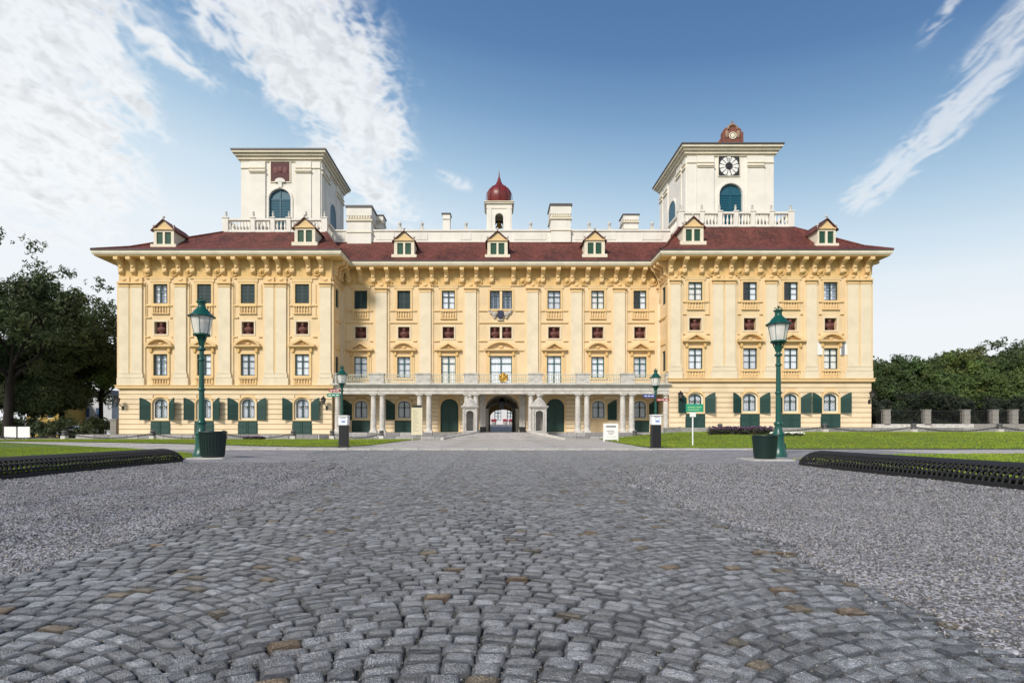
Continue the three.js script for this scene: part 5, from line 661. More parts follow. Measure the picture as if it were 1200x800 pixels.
function pointer(x, y, z, w, h, col, label, dir) { const t = thing('pointer_sign', label, 'sign', x, y, z, undefined); const k = dir; part('plate', slab(k > 0 ? [[0, 0], [w, 0], [w + 0.07, h / 2], [w, h], [0, h]] : [[0, h], [-w, h], [-w - 0.07, h / 2], [-w, 0], [0, 0]], [], -0.015, 0.015), std(col, 0.5), t); part('bracket', [bx(-0.09, 0.09, h * 0.25, h * 0.4, -0.09, -0.015), bx(-0.09, 0.09, h * 0.6, h * 0.75, -0.09, -0.015)], M.iron, t); part('lettering', [0, 1, 2].map((i) => bx(k * (0.08 + i * w * 0.3), k * (0.08 + i * w * 0.3 + w * 0.22), h * 0.36, h * 0.62, 0.0155, 0.018)), M.white, t); return t; }
pointer(gx(400, 31.8) - 0.05, 3.02, -31.7, 0.62, 0.17, [0.30, 0.035, 0.03], 'small red pointer sign above the green one on the lamp', -1); pointer(gx(400, 31.8) - 0.05, 2.74, -31.7, 0.72, 0.2, [0.01, 0.2, 0.12], 'green pointer sign below the red one on the lamp', -1);
pointer(gx(768, 33.5) - 0.05, 2.80, -33.4, 0.68, 0.19, [0.03, 0.055, 0.30], 'blue pointer sign on the lamp right of the gate', -1); pointer(gx(768, 33.5) + 0.05, 2.58, -33.4, 0.74, 0.17, [0.32, 0.05, 0.04], 'red pointer sign on the lamp right of the gate', 1);

const binGeo = (() => { const ribs = [prep(lathe([[0.001, 0.0], [0.29, 0.0], [0.31, 0.03], [0.365, 0.7], [0.39, 0.71], [0.395, 0.76], [0.37, 0.77], [0.35, 0.74], [0.27, 0.06], [0.001, 0.06]], 28))]; for (let i = 0; i < 28; i++) { const a = i / 28 * 6.2832; ribs.push(taper(V(Math.cos(a) * 0.312, 0.05, Math.sin(a) * 0.312), V(Math.cos(a) * 0.366, 0.69, Math.sin(a) * 0.366), 0.013, 0.015, 5)); } return join(ribs); })();
for (const [p, d, s, lab] of [[249, 15.0, 0.93, 'dark green ribbed bin hiding the foot of the lamp left of the drive'], [896.5, 14.2, 0.81, 'dark green ribbed bin next to the lamp with a switch box']]) {
  const b = thing('litter_bin', lab, 'bin', gx(p, d), 0, -d, 'ribbed green bins on the forecourt'); b.scale.setScalar(s); put('body', binGeo, M.binGreen, b, 0, 0.035, 0); part('liner', lathe([[0.34, 0.7], [0.30, 0.62], [0.001, 0.6]], 20), M.black, b, 0, 0.035, 0);
  const pad = part(numbered('concrete_pad'), rbx(-0.52, 0.52, -0.05, 0.034, -0.5, 0.5, 0.015), M.kerb, scene, gx(p, d), 0, -d); pad.userData.kind = 'structure';
}
// half-round black lattice tubes lying along both lawns
function latticeTube(x, z0, z1, label, flip) {
  const t = thing('lattice_tube', label, 'lattice tube', x, 0.02, z0, 'black lattice tubes along the forecourt'), L = z0 - z1, R = 0.46, H = 0.29;
  const pt = (a, z, k = 1) => V(-Math.cos(a) * R * k, Math.sin(a) * H * k, z);
  const rib = (() => { const p = []; for (let i = 0; i <= 12; i++) { const a = Math.PI * i / 12; p.push(pt(a, 0)); } return prep(tube(p, 0.016, 22, 6)); })();
  const n = Math.round(L / 0.098); for (let i = 0; i <= n; i++) put('rib', rib, M.rubber, t, 0, 0, -L * i / n);
  const plate = []; for (let j = 0; j <= 1; j++) { const row = []; for (let i = 0; i <= 10; i++) { const a = lerp(0.98, Math.PI - 0.98, i / 10), q = pt(a, -L * j, 1.035); row.push([q.x, q.y, q.z]); } plate.push(row); } part('top_plate', quadMesh(plate), M.rubber, t);
  part('rail', [0.02, 0.38, 0.72, Math.PI - 0.72, Math.PI - 0.38, Math.PI - 0.02].map((a) => taper(pt(a, 0, 1), pt(a, -L, 1), 0.014, 0.014, 6)), M.rubber, t);
  part('ground_frame', [bx(-R - 0.05, -R + 0.03, -0.02, 0.045, -L, 0), bx(R - 0.03, R + 0.05, -0.02, 0.045, -L, 0)], M.rubber, t);
  // rounded far end
  const end = []; for (let j = 1; j <= 4; j++) { const k = Math.cos(j / 4 * 1.35), p = []; for (let i = 0; i <= 12; i++) { const a = Math.PI * i / 12; p.push(V(-Math.cos(a) * R * (0.55 + 0.45 * k), Math.sin(a) * H * k, -L - 0.28 * Math.sin(j / 4 * 1.35))); } end.push(tube(p, 0.015, 18, 5)); }
  for (const a of [0.5, 0.85, 1.2, 1.57, 1.94, 2.29, 2.64]) { const p = []; for (let j = 0; j <= 4; j++) { const k = Math.cos(j / 4 * 1.35); p.push(V(-Math.cos(a) * R * (0.55 + 0.45 * k), Math.sin(a) * H * k, -L - 0.28 * Math.sin(j / 4 * 1.35))); } end.push(tube(p, 0.015, 10, 5)); } part('end_cap', end, M.rubber, t);
}
latticeTube(-8.12, -3.5, -13.3, 'black half-round lattice tube along the grass left of the drive'); latticeTube(7.15, -3.0, -11.9, 'black half-round lattice tube along the grass right of the drive');

// parking ticket pillars
const pillarPrint = (() => { const c = document.createElement('canvas'); c.width = 128; c.height = 256; const x = c.getContext('2d'); x.fillStyle = '#e9ecef'; x.fillRect(0, 0, 128, 256); x.fillStyle = '#8fa3c8'; x.fillRect(40, 60, 66, 130); x.fillStyle = '#f5f7fa'; x.fillRect(48, 74, 50, 40); x.fillStyle = '#5a6f9a'; x.fillRect(52, 128, 42, 8); x.fillRect(52, 146, 36, 6); x.fillRect(52, 160, 40, 6); x.fillStyle = '#3a4048'; x.fillRect(20, 16, 88, 18); const t = new THREE.CanvasTexture(c); t.colorSpace = THREE.SRGBColorSpace; return t; })();
for (const [p, d, lab] of [[403, 25.2, 'black ticket pillar with white head in front of the left lawn'], [768.5, 24.0, 'black ticket pillar with white head in front of the right lawn']]) {
  const t = thing('ticket_pillar', lab, 'ticket machine', gx(p, d), 0, -d, 'black ticket pillars by the drive'); part('column', rbx(-0.2, 0.2, 0, 1.02, -0.17, 0.17, 0.03), M.black, t); part('plinth', rbx(-0.24, 0.24, -0.02, 0.06, -0.21, 0.21, 0.015), M.iron, t);
  part('head', rbx(-0.215, 0.215, 1.021, 1.42, -0.19, 0.19, 0.03), M.white, t); part('hood', rbx(-0.235, 0.235, 1.42, 1.47, -0.2, 0.24, 0.015), M.white, t); const g = new THREE.PlaneGeometry(0.36, 0.36); const m = put('print', g, new THREE.MeshStandardMaterial({ map: pillarPrint, roughness: 0.5 }), t, 0, 1.21, 0.195);
}
// green plate on a white post
{ const d = 26.7, t = thing('plate_sign', 'green sign plate on a slim white post in the lawn', 'sign', gx(812, d), 0.02, -d); part('post', cyl(0.035, 0.035, 0, 1.9, 10), M.white, t); part('plate', rbx(-0.36, 0.5, 1.66, 2.05, 0.05, 0.08, 0.012), std([0.01, 0.30, 0.17], 0.5), t); part('lettering', [bx(-0.28, 0.1, 1.86, 1.93, 0.0805, 0.084), bx(0.14, 0.4, 1.86, 1.93, 0.0805, 0.084), bx(-0.28, 0.3, 1.74, 1.8, 0.0805, 0.084)], std([0.25, 0.5, 0.25], 0.6), t); part('clamp', rbx(-0.16, 0.14, 1.42, 1.655, 0.03, 0.06, 0.01), M.white, t); }
// white A-board
{ const d = 39.5, t = thing('notice_board', 'white free-standing notice board with lines of print by the drive', 'notice board', gx(716, d), 0.0, -d); part('panel', rbx(-0.54, 0.54, 0.12, 1.3, -0.03, 0.03, 0.01), M.white, t); part('leg', rbx(-0.54, -0.46, -0.02, 0.12, -0.03, 0.03, 0.008), M.white, t); part('leg', rbx(0.46, 0.54, -0.02, 0.12, -0.03, 0.03, 0.008), M.white, t); part('strut', [-1, 1].map((s) => taper(V(s * 0.48, 1.1, -0.03), V(s * 0.48, 0, -0.4), 0.02, 0.02, 6)), M.white, t);
  const pr = std([0.10, 0.11, 0.16], 0.8); part('print', [bx(-0.36, 0.36, 1.03, 1.13, 0.0305, 0.033)], pr, t); part('print', [bx(-0.3, 0.22, 0.74, 0.79, 0.0305, 0.033), bx(-0.22, 0.26, 0.62, 0.67, 0.0305, 0.033), bx(-0.16, 0.16, 0.52, 0.56, 0.0305, 0.033), bx(-0.36, 0.36, 0.33, 0.345, 0.0305, 0.033)], std([0.28, 0.24, 0.24], 0.8), t); }
// cream information panel
{ const d = 43.5, t = thing('information_panel', 'tall cream information panel on two legs before the portico', 'information panel', gx(488.5, d), 0, -d); part('panel', rbx(-0.44, 0.44, 0.45, 2.62, -0.04, 0.04, 0.015), std([0.66, 0.60, 0.42], 0.7, { map: plasterTex }), t); part('header', rbx(-0.36, 0.36, 2.62, 2.82, -0.05, 0.03, 0.015), M.iron, t); for (const s of [-1, 1]) part('leg', cyl(0.03, 0.03, 0, 0.46, 8, s * 0.36, 0), M.stone, t); const r = rng(3), o = []; for (let i = 0; i < 11; i++) o.push(bx(-0.3, -0.3 + 0.25 + r() * 0.3, 0.75 + i * 0.16, 0.79 + i * 0.16, 0.0405, 0.043)); part('print', o, std([0.32, 0.28, 0.19], 0.8), t); }
// stone bollards and chains
const bollardGeo = { foot: join([rbx(-0.22, 0.22, 0, 0.32, -0.22, 0.22, 0.04)]), head: join([lathe([[0.2, 0.32], [0.24, 0.36], [0.24, 0.44], [0.17, 0.47], [0.17, 0.6], [0.22, 0.64], [0.22, 0.72], [0.14, 0.8], [0.001, 0.84]], 14)]) };
function bollards(list, where) {
  const at = list.map(([p, d, y]) => V(gx(p, d), y, -d));
  at.forEach((v, i) => { const b = thing('bollard', `squat stone bollard with dark head ${list[i][3]}`, 'bollard', v.x, v.y, v.z, 'bollards ' + where); put('foot', bollardGeo.foot, M.stone, b); put('head', bollardGeo.head, M.castHead, b); });
  for (let i = 0; i + 1 < at.length; i++) { const a = at[i], b = at[i + 1], n = Math.round(a.distanceTo(b) / 0.16), o = [], up = V(0, 1, 0); for (let k = 0; k < n; k++) { const t = (k + 0.5) / n, q = a.clone().lerp(b, t); q.y += 0.55 - 0.42 * (1 - Math.pow(2 * t - 1, 2)); const g = new THREE.TorusGeometry(0.085, 0.024, 5, 8); g.scale(1.25, 0.75, 1); if (k % 2) g.rotateX(Math.PI / 2); const slope = Math.atan2(0.42 * 4 * (2 * t - 1), a.distanceTo(b)); g.rotateZ(slope); g.rotateY(Math.atan2(a.z - b.z, b.x - a.x)); g.translate(q.x - a.x, q.y - a.y, q.z - a.z); o.push(g); } const c = part(numbered('chain'), o, M.iron, scene, a.x, a.y, a.z); tag(c, `dark iron chain hanging from the bollard ${list[i][3]}`, 'chain', 'chains ' + where); }
}
bollards([[-25, 49, 0, 'under the trees past the hoarding boards'], [75, 48.6, 0, 'between the hoarding boards and the stone pier'], [178.5, 48.2, 0, 'under the outermost window of the left wing'], [262, 48, 0, 'behind the bin and the lamp on the left'], [343.5, 48, 0, 'under the left wing window beside the portico']], 'before the left wing');
bollards([[447, 50, 0, 'at the column pair left of the information panel'], [389, 49, 0, 'where the left wing meets the portico']], 'before the portico left of the gate'); bollards([[744, 50, 0.0, 'at the column pair behind the ticket pillar'], [797, 49, 0.3, 'where the portico meets the right wing']], 'before the portico right of the gate');
bollards([[844, 47.6, 0.58, 'between the green plate sign and the flower bed'], [967, 47.6, 0.6, 'under the outermost window of the right wing'], [1071, 47.6, 0.6, 'before the first two fence piers'], [1172, 47.6, 0.6, 'before the close-set fence piers'], [1270, 47.6, 0.6, 'past the last fence pier']], 'before the right wing');
// sentry boxes
for (const [p, lab] of [[551, 'white stone sentry box left of the gate'], [631.5, 'white stone sentry box right of the gate']]) {
  const d = 51.2, t = thing('sentry_box', lab, 'sentry box', gx(p, d), 0.42, -d, 'sentry boxes flanking the gate'), H = 2.45, w = 0.68, n = 0.34;
  part('plinth', bx(-w - 0.08, w + 0.08, -0.5, 0.16, -0.72, 0.72), M.paleStone, t);
  part('body', [slab(rect(-w, w, 0.16, H), [arch(-n, n, 0.36, 1.95, 2.22).reverse()], 0.36, 0.64), bx(-w, -w + 0.25, 0.16, H, -0.64, 0.36), bx(w - 0.25, w, 0.16, H, -0.64, 0.36), bx(-w + 0.25, w - 0.25, 0.16, H, -0.64, -0.4)], M.sentry, t);
  part('pilaster', [bx(-w + 0.02, -w + 0.2, 0.2, H - 0.05, 0.64, 0.7), bx(w - 0.2, w - 0.02, 0.2, H - 0.05, 0.64, 0.7), slab(arch(-n - 0.1, n + 0.1, 0.26, 1.95, 2.34), [arch(-n, n, 0.36, 1.95, 2.22).reverse()], 0.64, 0.68)], M.sentry, t);
  part('cornice', [bx(-w - 0.08, w + 0.08, H, H + 0.1, -0.72, 0.76), bx(-w - 0.16, w + 0.16, H + 0.1, H + 0.2, -0.8, 0.84)], M.sentry, t);
  part('roof', (() => { const g = lathe([[0.98, 0], [0.9, 0.12], [0.72, 0.36], [0.5, 0.58], [0.24, 0.74], [0.16, 0.78], [0.16, 0.84], [0.001, 0.86]], 4); g.rotateY(Math.PI / 4); g.translate(0, H + 0.2, 0.02); return g.toNonIndexed(); })(), M.sentry, t);
  part('ball_finial', [ball(0.2, 0, H + 1.2, 0.02), cyl(0.09, 0.08, H + 1.0, H + 1.08, 10, 0, 0.02)], M.sentry, t);
}
// dark planters and the hanging lantern of the gate
for (const [p, lab] of [[566, 'black planter box at the left gate pilaster'], [612, 'black planter box at the right gate pilaster']]) { const t = thing('planter_box', lab, 'planter', gx(p, 55.8), 0.62, -55.8, 'planters at the gate'); part('box', rbx(-0.3, 0.3, 0, 0.55, -0.3, 0.3, 0.02), M.iron, t); part('rim', [bx(-0.33, 0.33, 0.5, 0.56, 0.3, 0.33), bx(-0.33, 0.33, 0.5, 0.56, -0.33, -0.3)], M.iron, t); }
{ const t = thing('gate_lantern', 'dark square lantern hanging in the gate passage', 'lantern', 0.78, 3.35, -64); part('cage', [bx(-0.36, 0.36, 0, 0.05, -0.36, 0.36), bx(-0.4, 0.4, 0.85, 0.92, -0.4, 0.4), ...[[-1, -1], [1, -1], [-1, 1], [1, 1]].map(([a, b]) => bx(a * 0.34 - 0.03, a * 0.34 + 0.03, 0.05, 0.85, b * 0.34 - 0.03, b * 0.34 + 0.03))], M.iron, t); part('hood', mv(rotY(new THREE.CylinderGeometry(0.06, 0.55, 0.4, 4), Math.PI / 4), 0, 1.12, 0), M.iron, t); part('pane', bx(-0.31, 0.31, 0.05, 0.85, -0.31, 0.31), std([0.06, 0.06, 0.065], 0.2), t); part('rod', cyl(0.02, 0.02, 1.3, 1.6, 6), M.iron, t); }
// wall lanterns on the wings
for (const [p, y, lab] of [[142.5, 4.1, 'iron wall lantern at the outer corner of the left wing'], [381.5, 4.1, 'iron wall lantern beside the portico on the left wing'], [795, 4.6, 'iron wall lantern beside the portico on the right wing'], [1017, 4.7, 'iron wall lantern at the outer corner of the right wing']]) {
  const t = thing('wall_lantern', lab, 'wall lantern', G.x(p), y - 0.75, ZW + 0.05, 'wall lanterns of the palace'); part('arm', tube([V(0.12, -0.35, 0), V(0.1, -0.1, 0.35), V(0, 0.05, 0.62)], 0.035, 14, 6), M.iron, t); part('lantern', [bx(-0.13, 0.13, 0.05, 0.1, 0.5, 0.76), ...[[-1, 0], [1, 0]].flatMap(([s]) => [taper(V(s * 0.11, 0.1, 0.52), V(s * 0.18, 0.5, 0.45), 0.015, 0.015, 5), taper(V(s * 0.11, 0.1, 0.74), V(s * 0.18, 0.5, 0.81), 0.015, 0.015, 5)])], M.iron, t); part('lantern_pane', mv(rotY(new THREE.CylinderGeometry(0.235, 0.15, 0.38, 4), Math.PI / 4), 0, 0.3, 0.63), std([0.10, 0.09, 0.09], 0.25), t); part('lantern_hood', [mv(rotY(new THREE.CylinderGeometry(0.05, 0.31, 0.22, 4), Math.PI / 4), 0, 0.61, 0.63), ball(0.05, 0, 0.75, 0.63)], M.iron, t); part('wall_plate', rbx(0.02, 0.22, -0.55, -0.15, -0.02, 0.04, 0.01), M.iron, t);
}
// white sheet with a grey field pinned round one window of the right wing
{ const t = thing('white_sheet', 'white sheet with a grey field hung round a right wing window', 'banner', G.x(975), G.y(416), ZW + 0.13); part('sheet', [bx(-1.5, -0.95, 0, 1.45, 0, 0.015), bx(0.72, 1.55, 0, 1.45, 0, 0.015)], M.white, t); part('grey_field', bx(0.85, 1.18, 0.02, 1.4, 0.0155, 0.02), std([0.22, 0.22, 0.24], 0.8), t); }
// fence with stone piers beyond the right wing
{
  const d = 53, t = thing('pier_fence', 'dark iron fence between weathered stone piers right of the palace', 'fence', 0, 0, -d), s = 640 / d, X = (p) => (p - 580) / s, Y = (p) => EYE + (505 - p) / s, r = rng(9);
  [1038.5, 1085.5, 1131.5, 1164.5, 1187.5, 1222, 1262].forEach((p) => { for (let k = 0; k < 3; k++) part('pier_block', rbx(-0.29, 0.29, 0, 0.43, -0.29, 0.29, 0.03), M.pier, t, X(p) + (r() - 0.5) * 0.03, Y(496.5) + k * 0.435, 0); part('pier_cap', rbx(-0.32, 0.32, 0, 0.08, -0.32, 0.32, 0.02), M.pier, t, X(p), Y(496.5) + 1.306, 0); });
  let x = X(1090); while (x < X(1290)) { const w = 1.5 + r() * 1.6; part('base_block', rbx(0.01, w - 0.01, 0, 0.82, -0.45, 0.25, 0.03), [M.pier, M.stone, M.paleStone][Math.floor(r() * 3)], t, x, Y(496.5) - 0.83, 0.1); x += w; }
  part('base_core', bx(X(1026), X(1092), Y(507), Y(496.7), -0.4, 0.1), M.stone, t);
  const bars = []; for (let q = X(1028); q < X(1290); q += 0.14) bars.push(bx(q - 0.012, q + 0.012, Y(496.6), Y(480), -0.06, -0.035)); bars.push(bx(X(1028), X(1290), Y(481.6), Y(481), -0.07, -0.03), bx(X(1028), X(1290), Y(495), Y(494.4), -0.07, -0.03)); part('iron_bars', bars, M.iron, t);
}
// weathered gate pier left of the palace, white hoarding boards
{ const d = 54, t = thing('stone_pier', 'weathered stone pier beside the left end of the palace', 'pier', gx(134.5, d), 0, -d); for (let k = 0; k < 3; k++) part('pier_block', rbx(-0.3, 0.3, 0, 0.6, -0.3, 0.3, 0.03), M.pier, t, 0, 0.0 + k * 0.605, 0); part('cap', rbx(-0.35, 0.35, 0, 0.12, -0.35, 0.35, 0.02), M.pier, t, 0, 1.815, 0); }
for (const [p, side] of [[11.5, 'outer'], [27.5, 'palace-side']]) { const d = 50, t = thing('hoarding_board', `white hoarding board under the left trees, ${side} one of the pair`, 'board', gx(p, d), 0, -d, 'white boards under the left trees'); const o = [rbx(-0.55, 0.55, 0.12, 1.15, -0.03, 0.03, 0.01)]; part('panel', o, M.white, t); part('post', [bx(-0.52, -0.46, -0.02, 0.12, -0.03, 0.03), bx(0.46, 0.52, -0.02, 0.12, -0.03, 0.03)], M.iron, t); }
// houses and a parked car glimpsed below the left trees
function house(label, x, z, w, h, col, win, wcol) { const t = thing('house', label, 'house', x, 0, z), hs = win.map(([a, b, ww, hh]) => rect(a - ww / 2, a + ww / 2, b, b + hh).reverse()); part('wall', [slab(rect(-w / 2, w / 2, -0.2, h), hs, -0.3, 0), bx(-w / 2, -w / 2 + 0.3, -0.2, h, -8, -0.3), bx(w / 2 - 0.3, w / 2, -0.2, h, -8, -0.3), bx(-w / 2 + 0.3, w / 2 - 0.3, -0.2, h, -8, -7.7)], std(col, 0.9, { map: plasterTex }), t); part('roof', slab([[-w / 2 - 0.4, h], [w / 2 + 0.4, h], [w / 2 - 0.4, h + 0.9], [-w / 2 + 0.4, h + 0.9]], [], -8.4, 0.4), M.flash, t); for (const [a, b, ww, hh] of win) { const g = group('window', t, a, b, -0.12); part('frame', surround(-ww / 2 + 0.08, ww / 2 - 0.08, 0.08, hh - 0.08, 0.08, -0.05, 0.06), M.white, g); part('pane', bx(-ww / 2 + 0.05, ww / 2 - 0.05, 0.05, hh - 0.05, -0.05, -0.03), wcol, g); } }
const dim = std([0.03, 0.035, 0.045], 0.15);
house('low ochre house with dark windows behind the left trees', gx(53, 80), -80, 5.6, 5.6, [0.42, 0.29, 0.08], [[-1.3, 2.6, 0.9, 1.5], [0.6, 2.6, 0.9, 1.5], [-1.3, 0.5, 0.9, 1.4]], dim);
house('white house with blue windows behind the left trees', gx(110, 84), -84, 5.4, 6.2, [0.62, 0.64, 0.68], [[-1.2, 2.8, 0.9, 1.5], [0.7, 2.8, 0.9, 1.5]], std([0.06, 0.13, 0.30], 0.2)); house('grey house between the ochre and the white house', gx(82, 88), -88, 5.2, 6.6, [0.30, 0.33, 0.40], [[0, 2.8, 1.4, 1.6]], dim);
{ const t = thing('parked_car', 'pale grey car parked before the houses under the left trees', 'car', gx(80, 70), 0, -70); t.rotation.y = 0.1;
  const side = [[-2.1, 0.35], [-2.1, 0.75], [-1.95, 0.88], [-1.1, 0.98], [-0.5, 1.42], [0.85, 1.45], [1.5, 1.0], [2.05, 0.9], [2.12, 0.4], [1.75, 0.3], [-1.75, 0.3]]; part('body', slab(side.slice().reverse(), [], -0.85, 0.85, 0.06), std([0.52, 0.54, 0.57], 0.3, { metalness: 0.3 }), t); part('window', [slab([[-0.9, 0.99], [-0.45, 1.36], [0.15, 1.38], [0.15, 0.99]].reverse(), [], 0.851, 0.86), slab([[0.22, 0.99], [0.22, 1.38], [0.8, 1.38], [1.25, 1.02]].reverse(), [], 0.851, 0.86)], dim, t); for (const x of [-1.3, 1.3]) for (const z of [-0.75, 0.78]) { const g = new THREE.CylinderGeometry(0.33, 0.33, 0.22, 18); g.rotateX(Math.PI / 2); part('wheel', g, M.black, t, x, 0.33, z); } }

// ------------------------------------------------------------------ trees, hedges, flowers
const leafGeo = (() => { const r = rng(900), P = []; for (let i = 0; i < 5; i++) { const c = V((r() - 0.5) * 1.3, (r() - 0.5) * 1.0, (r() - 0.5) * 1.3), q = new THREE.Quaternion().setFromEuler(new THREE.Euler((r() - 0.5) * 2.2, r() * 6.28, (r() - 0.5) * 2.2)), L = 0.42 + 0.25 * r(), w = L * 0.36; const pts = [[-L, 0, 0], [0, 0.06, w], [L, -0.05, 0], [0, 0.06, -w]].map((p) => V(...p).applyQuaternion(q).add(c)); for (const k of [0, 1, 2, 0, 2, 3]) P.push(pts[k].x, pts[k].y, pts[k].z); } const g = new THREE.BufferGeometry(); g.setAttribute('position', new THREE.Float32BufferAttribute(P, 3)); g.computeVertexNormals(); return g; })();
const leafMat = new THREE.MeshPhysicalMaterial({ roughness: 0.75, transmission: 0.25, thickness: 0, side: THREE.DoubleSide });
function foliage(parent, name, clumps, perClump, size, col, seed, flat = 0.8) {
  const r = rng(seed), n = clumps.length * perClump, im = new THREE.InstancedMesh(leafGeo, leafMat, n), d = new THREE.Object3D(), c = new THREE.Color(); let k = 0;
  const gs = () => (r() + r() + r() - 1.5) * 0.82;
  for (const [x, y, z, R] of clumps) { const t = 0.75 + 0.5 * r(), w = r(); for (let i = 0; i < perClump; i++) { d.position.set(x + gs() * R, y + gs() * R * flat, z + gs() * R); d.rotation.set(r() * 6.28, r() * 6.28, r() * 6.28); const s = size * (0.65 + 0.7 * r()); d.scale.setScalar(s); d.updateMatrix(); im.setMatrixAt(k, d.matrix); const m = t * (0.8 + 0.4 * r()); c.setRGB(col[0] * m * (0.9 + 0.35 * w), col[1] * m, col[2] * m); im.setColorAt(k++, c); } }
  im.name = name; im.castShadow = im.receiveShadow = true; im.userData.kind = 'stuff'; parent.add(im); return im;
}
function tree(label, x, z, h, rad, crownLow, opt) {
  const r = rng(opt.seed), t = thing(opt.name || 'broadleaf_tree', label, 'tree', x, 0, z, opt.group), limbs = [], clumps = [];
  const th = h * (opt.fork || 0.32), bend = V((r() - 0.5) * 0.6, th, (r() - 0.5) * 0.6); limbs.push(taper(V(0, -0.2, 0), bend.clone().multiplyScalar(0.5), h * 0.022, h * 0.018, 9), taper(bend.clone().multiplyScalar(0.5), bend, h * 0.018, h * 0.0155, 9));
  const grow = (a, dir, len, w, lvl) => {
    const b = a.clone().addScaledVector(dir, len); limbs.push(taper(a, b, w, w * 0.62, lvl ? 5 : 7)); const e = (b.x * b.x + b.z * b.z) / (rad * rad) + Math.pow((b.y - (h + crownLow) / 2) / ((h - crownLow) / 2), 2);
    if (lvl >= 3 || e > 1.15) { clumps.push([b.x, b.y, b.z, opt.clump || 1.15]); return; } if (lvl >= 2) clumps.push([b.x, b.y, b.z, (opt.clump || 1.15) * 0.9]);
    const n = lvl === 0 ? 4 : 3; for (let i = 0; i < n; i++) { const nd = dir.clone().add(V((r() - 0.5) * 1.7, (r() - 0.35) * 0.9, (r() - 0.5) * 1.7)).normalize(); grow(b, nd, len * (0.62 + 0.25 * r()), w * 0.6, lvl + 1); }
  };
  const n0 = opt.limbs || 7; for (let i = 0; i < n0; i++) { const a = i / n0 * 6.283 + r() * 0.6, up = 0.25 + 1.1 * r(); grow(bend.clone().multiplyScalar(0.72 + 0.28 * r()), V(Math.cos(a), up, Math.sin(a)).normalize(), Math.min(rad * 0.42, h * 0.22), h * 0.009, 0); }
  // fill the crown shell
  for (let i = 0; i < (opt.fill || 60); i++) { const u = r() * 2 - 1, a = r() * 6.283, k = 0.55 + 0.45 * Math.sqrt(r()), q = Math.sqrt(1 - u * u); clumps.push([Math.cos(a) * q * rad * k, (h + crownLow) / 2 + u * (h - crownLow) / 2 * k, Math.sin(a) * q * rad * k, (opt.clump || 1.15) * (0.7 + 0.6 * r())]); }
  part('trunk', limbs, M.bark, t); foliage(t, 'crown', clumps, opt.leaves || 60, opt.size || 0.34, opt.col || [0.045, 0.085, 0.018], opt.seed + 1); return t;
}
const G1 = [0.048, 0.088, 0.020], G2 = [0.068, 0.125, 0.024], G3 = [0.055, 0.088, 0.024], G4 = [0.11, 0.15, 0.026];
tree('tall dark broadleaf tree with spreading limbs at the left edge', gx(8, 55), -55, 21.5, 9.0, 6.0, { seed: 1, leaves: 27, fill: 32, size: 0.33, col: G3, limbs: 9, clump: 1.2 });
tree('loose green tree leaning over the houses left of the palace', gx(72, 62), -62, 15.0, 6.0, 4.5, { seed: 11, leaves: 24, fill: 20, size: 0.33, col: G1, limbs: 8, fork: 0.38, clump: 1.1 });
tree('slender tree with light leaves close to the left palace corner', gx(118, 66), -66, 13.2, 4.2, 3.6, { seed: 21, leaves: 24, fill: 14, size: 0.3, col: G2, limbs: 7, fork: 0.42, clump: 0.95 });
tree('dense dark tree filling the left edge behind the lawn', gx(12, 68), -68, 12.5, 6.0, 2.2, { seed: 31, leaves: 32, fill: 38, size: 0.38, col: G3 });
tree('low bushy tree behind the white hoarding boards', gx(38, 60), -60, 8.0, 4.2, 2.6, { seed: 41, leaves: 60, fill: 50, size: 0.33, col: G3 });
const RT = 'trees beyond the right fence';
tree('dark evergreen tree close to the right palace corner', gx(1045, 68), -68, 9.9, 4.6, 1.0, { seed: 51, leaves: 62, fill: 64, size: 0.36, col: G1, group: RT });
tree('mid green bushy tree beyond the second fence pier', gx(1078, 66), -66, 8.8, 4.4, 0.8, { seed: 61, leaves: 62, fill: 64, size: 0.36, col: G2, group: RT });
tree('tall dark round-topped tree rising above the right fence', gx(1152, 76), -76, 13.2, 6.6, 4.0, { seed: 71, leaves: 50, fill: 70, size: 0.38, col: G3, group: RT });
tree('yellowish green tree in front of the tall dark one', gx(1128, 66), -66, 9.8, 4.2, 1.2, { seed: 81, leaves: 62, fill: 64, size: 0.34, col: G4, group: RT });
tree('rounded green tree at the right edge behind the fence', gx(1180, 63), -63, 9.0, 4.6, 1.0, { seed: 91, leaves: 62, fill: 64, size: 0.34, col: G2, group: RT }); tree('broad tree beyond the right edge of the fence', gx(1225, 68), -68, 11.5, 5.2, 1.5, { seed: 101, leaves: 80, fill: 80, size: 0.38, col: G1, group: RT });
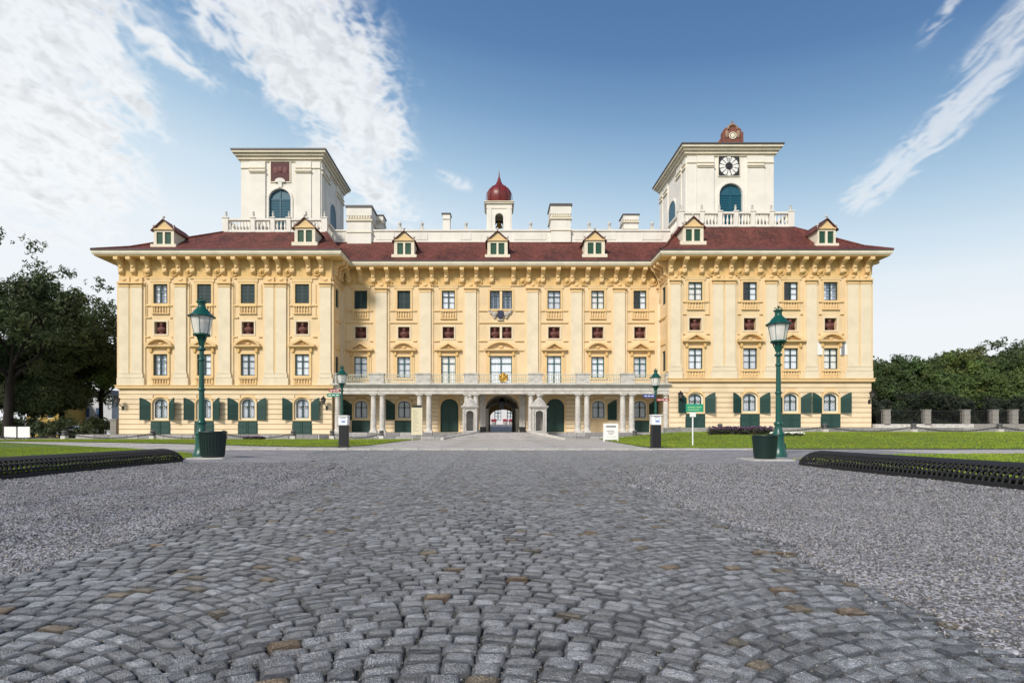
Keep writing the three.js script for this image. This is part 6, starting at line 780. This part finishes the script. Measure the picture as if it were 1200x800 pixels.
// clipped and wild hedges closing the view under the crowns
function hedge(label, x0, x1, z, h, seed, col, depth = 2.2) { const t = thing('hedge', label, 'hedge', (x0 + x1) / 2, 0, z), r = rng(seed), cl = [], w = (x1 - x0) / 2, n = Math.round(w * 2 * h * 1.1); for (let i = 0; i < n; i++) cl.push([lerp(-w, w, r()), 0.3 + (h - 0.5) * r() * (0.8 + 0.35 * fbm((x0 + i) * 0.7, 3, 2, seed)), (r() - 0.5) * depth, 0.75]); part('stems', Array.from({ length: Math.round(w * 1.5) }, () => { const x = lerp(-w, w, r()); return taper(V(x, -0.1, (r() - 0.5)), V(x + (r() - 0.5), h * 0.7, (r() - 0.5)), 0.05, 0.02, 5); }), M.bark, t); foliage(t, 'leaves', cl, 46, 0.28, col, seed + 3); }
hedge('dark hedge behind the lawn at the far left', -62, -41.5, -57, 2.0, 7, G3); hedge('tall dark hedge behind the iron fence on the right', 38.5, 62, -57.5, 4.6, 8, [0.016, 0.03, 0.010], 3); hedge('dark hedge between the left trees and the palace corner', -45, -39.2, -58.5, 1.9, 9, G3);
// flower beds in the lawns
function flowers(label, x, y, z, rx, rz, n, leaf, blossom, seed, hg = 0.22) { const t = thing('flower_bed', label, 'flower bed', x, y, z), r = rng(seed), cl = []; for (let i = 0; i < n; i++) { const a = r() * 6.28, k = Math.sqrt(r()); cl.push([Math.cos(a) * k * rx, hg * 0.55, Math.sin(a) * k * rz, hg * 0.6]); } foliage(t, 'leaves', cl, 18, 0.1, leaf, seed, 0.7); const o = []; for (let i = 0; i < n * 2; i++) { const a = r() * 6.28, k = Math.sqrt(r()); o.push(ball(0.05 + 0.04 * r(), Math.cos(a) * k * rx, hg * (0.8 + 0.5 * r()), Math.sin(a) * k * rz, 1, 0.7, 1, 5, 4)); } part('blossom', o, std(blossom, 0.8), t); part('soil', mv(new THREE.CylinderGeometry(rx * 1.02, rx * 1.04, 0.08, 24).scale(1, 1, rz / rx), 0, 0.02, 0), M.bed, t); }
flowers('purple and brown flower bed in the right lawn', gx(868, 40), 0.44, -40, 2.3, 1.0, 150, [0.05, 0.055, 0.03], [0.10, 0.05, 0.10], 400, 0.5); flowers('patch of white flowers beside the purple bed', gx(922, 37.5), 0.38, -37.5, 1.2, 0.5, 60, [0.06, 0.10, 0.03], [0.75, 0.75, 0.68], 410); flowers('small violet flower bed in front of the left wing', gx(297, 46.5), 0.02, -46.5, 0.9, 0.4, 40, [0.05, 0.09, 0.02], [0.12, 0.06, 0.14], 420);

renderer.render(scene, camera);
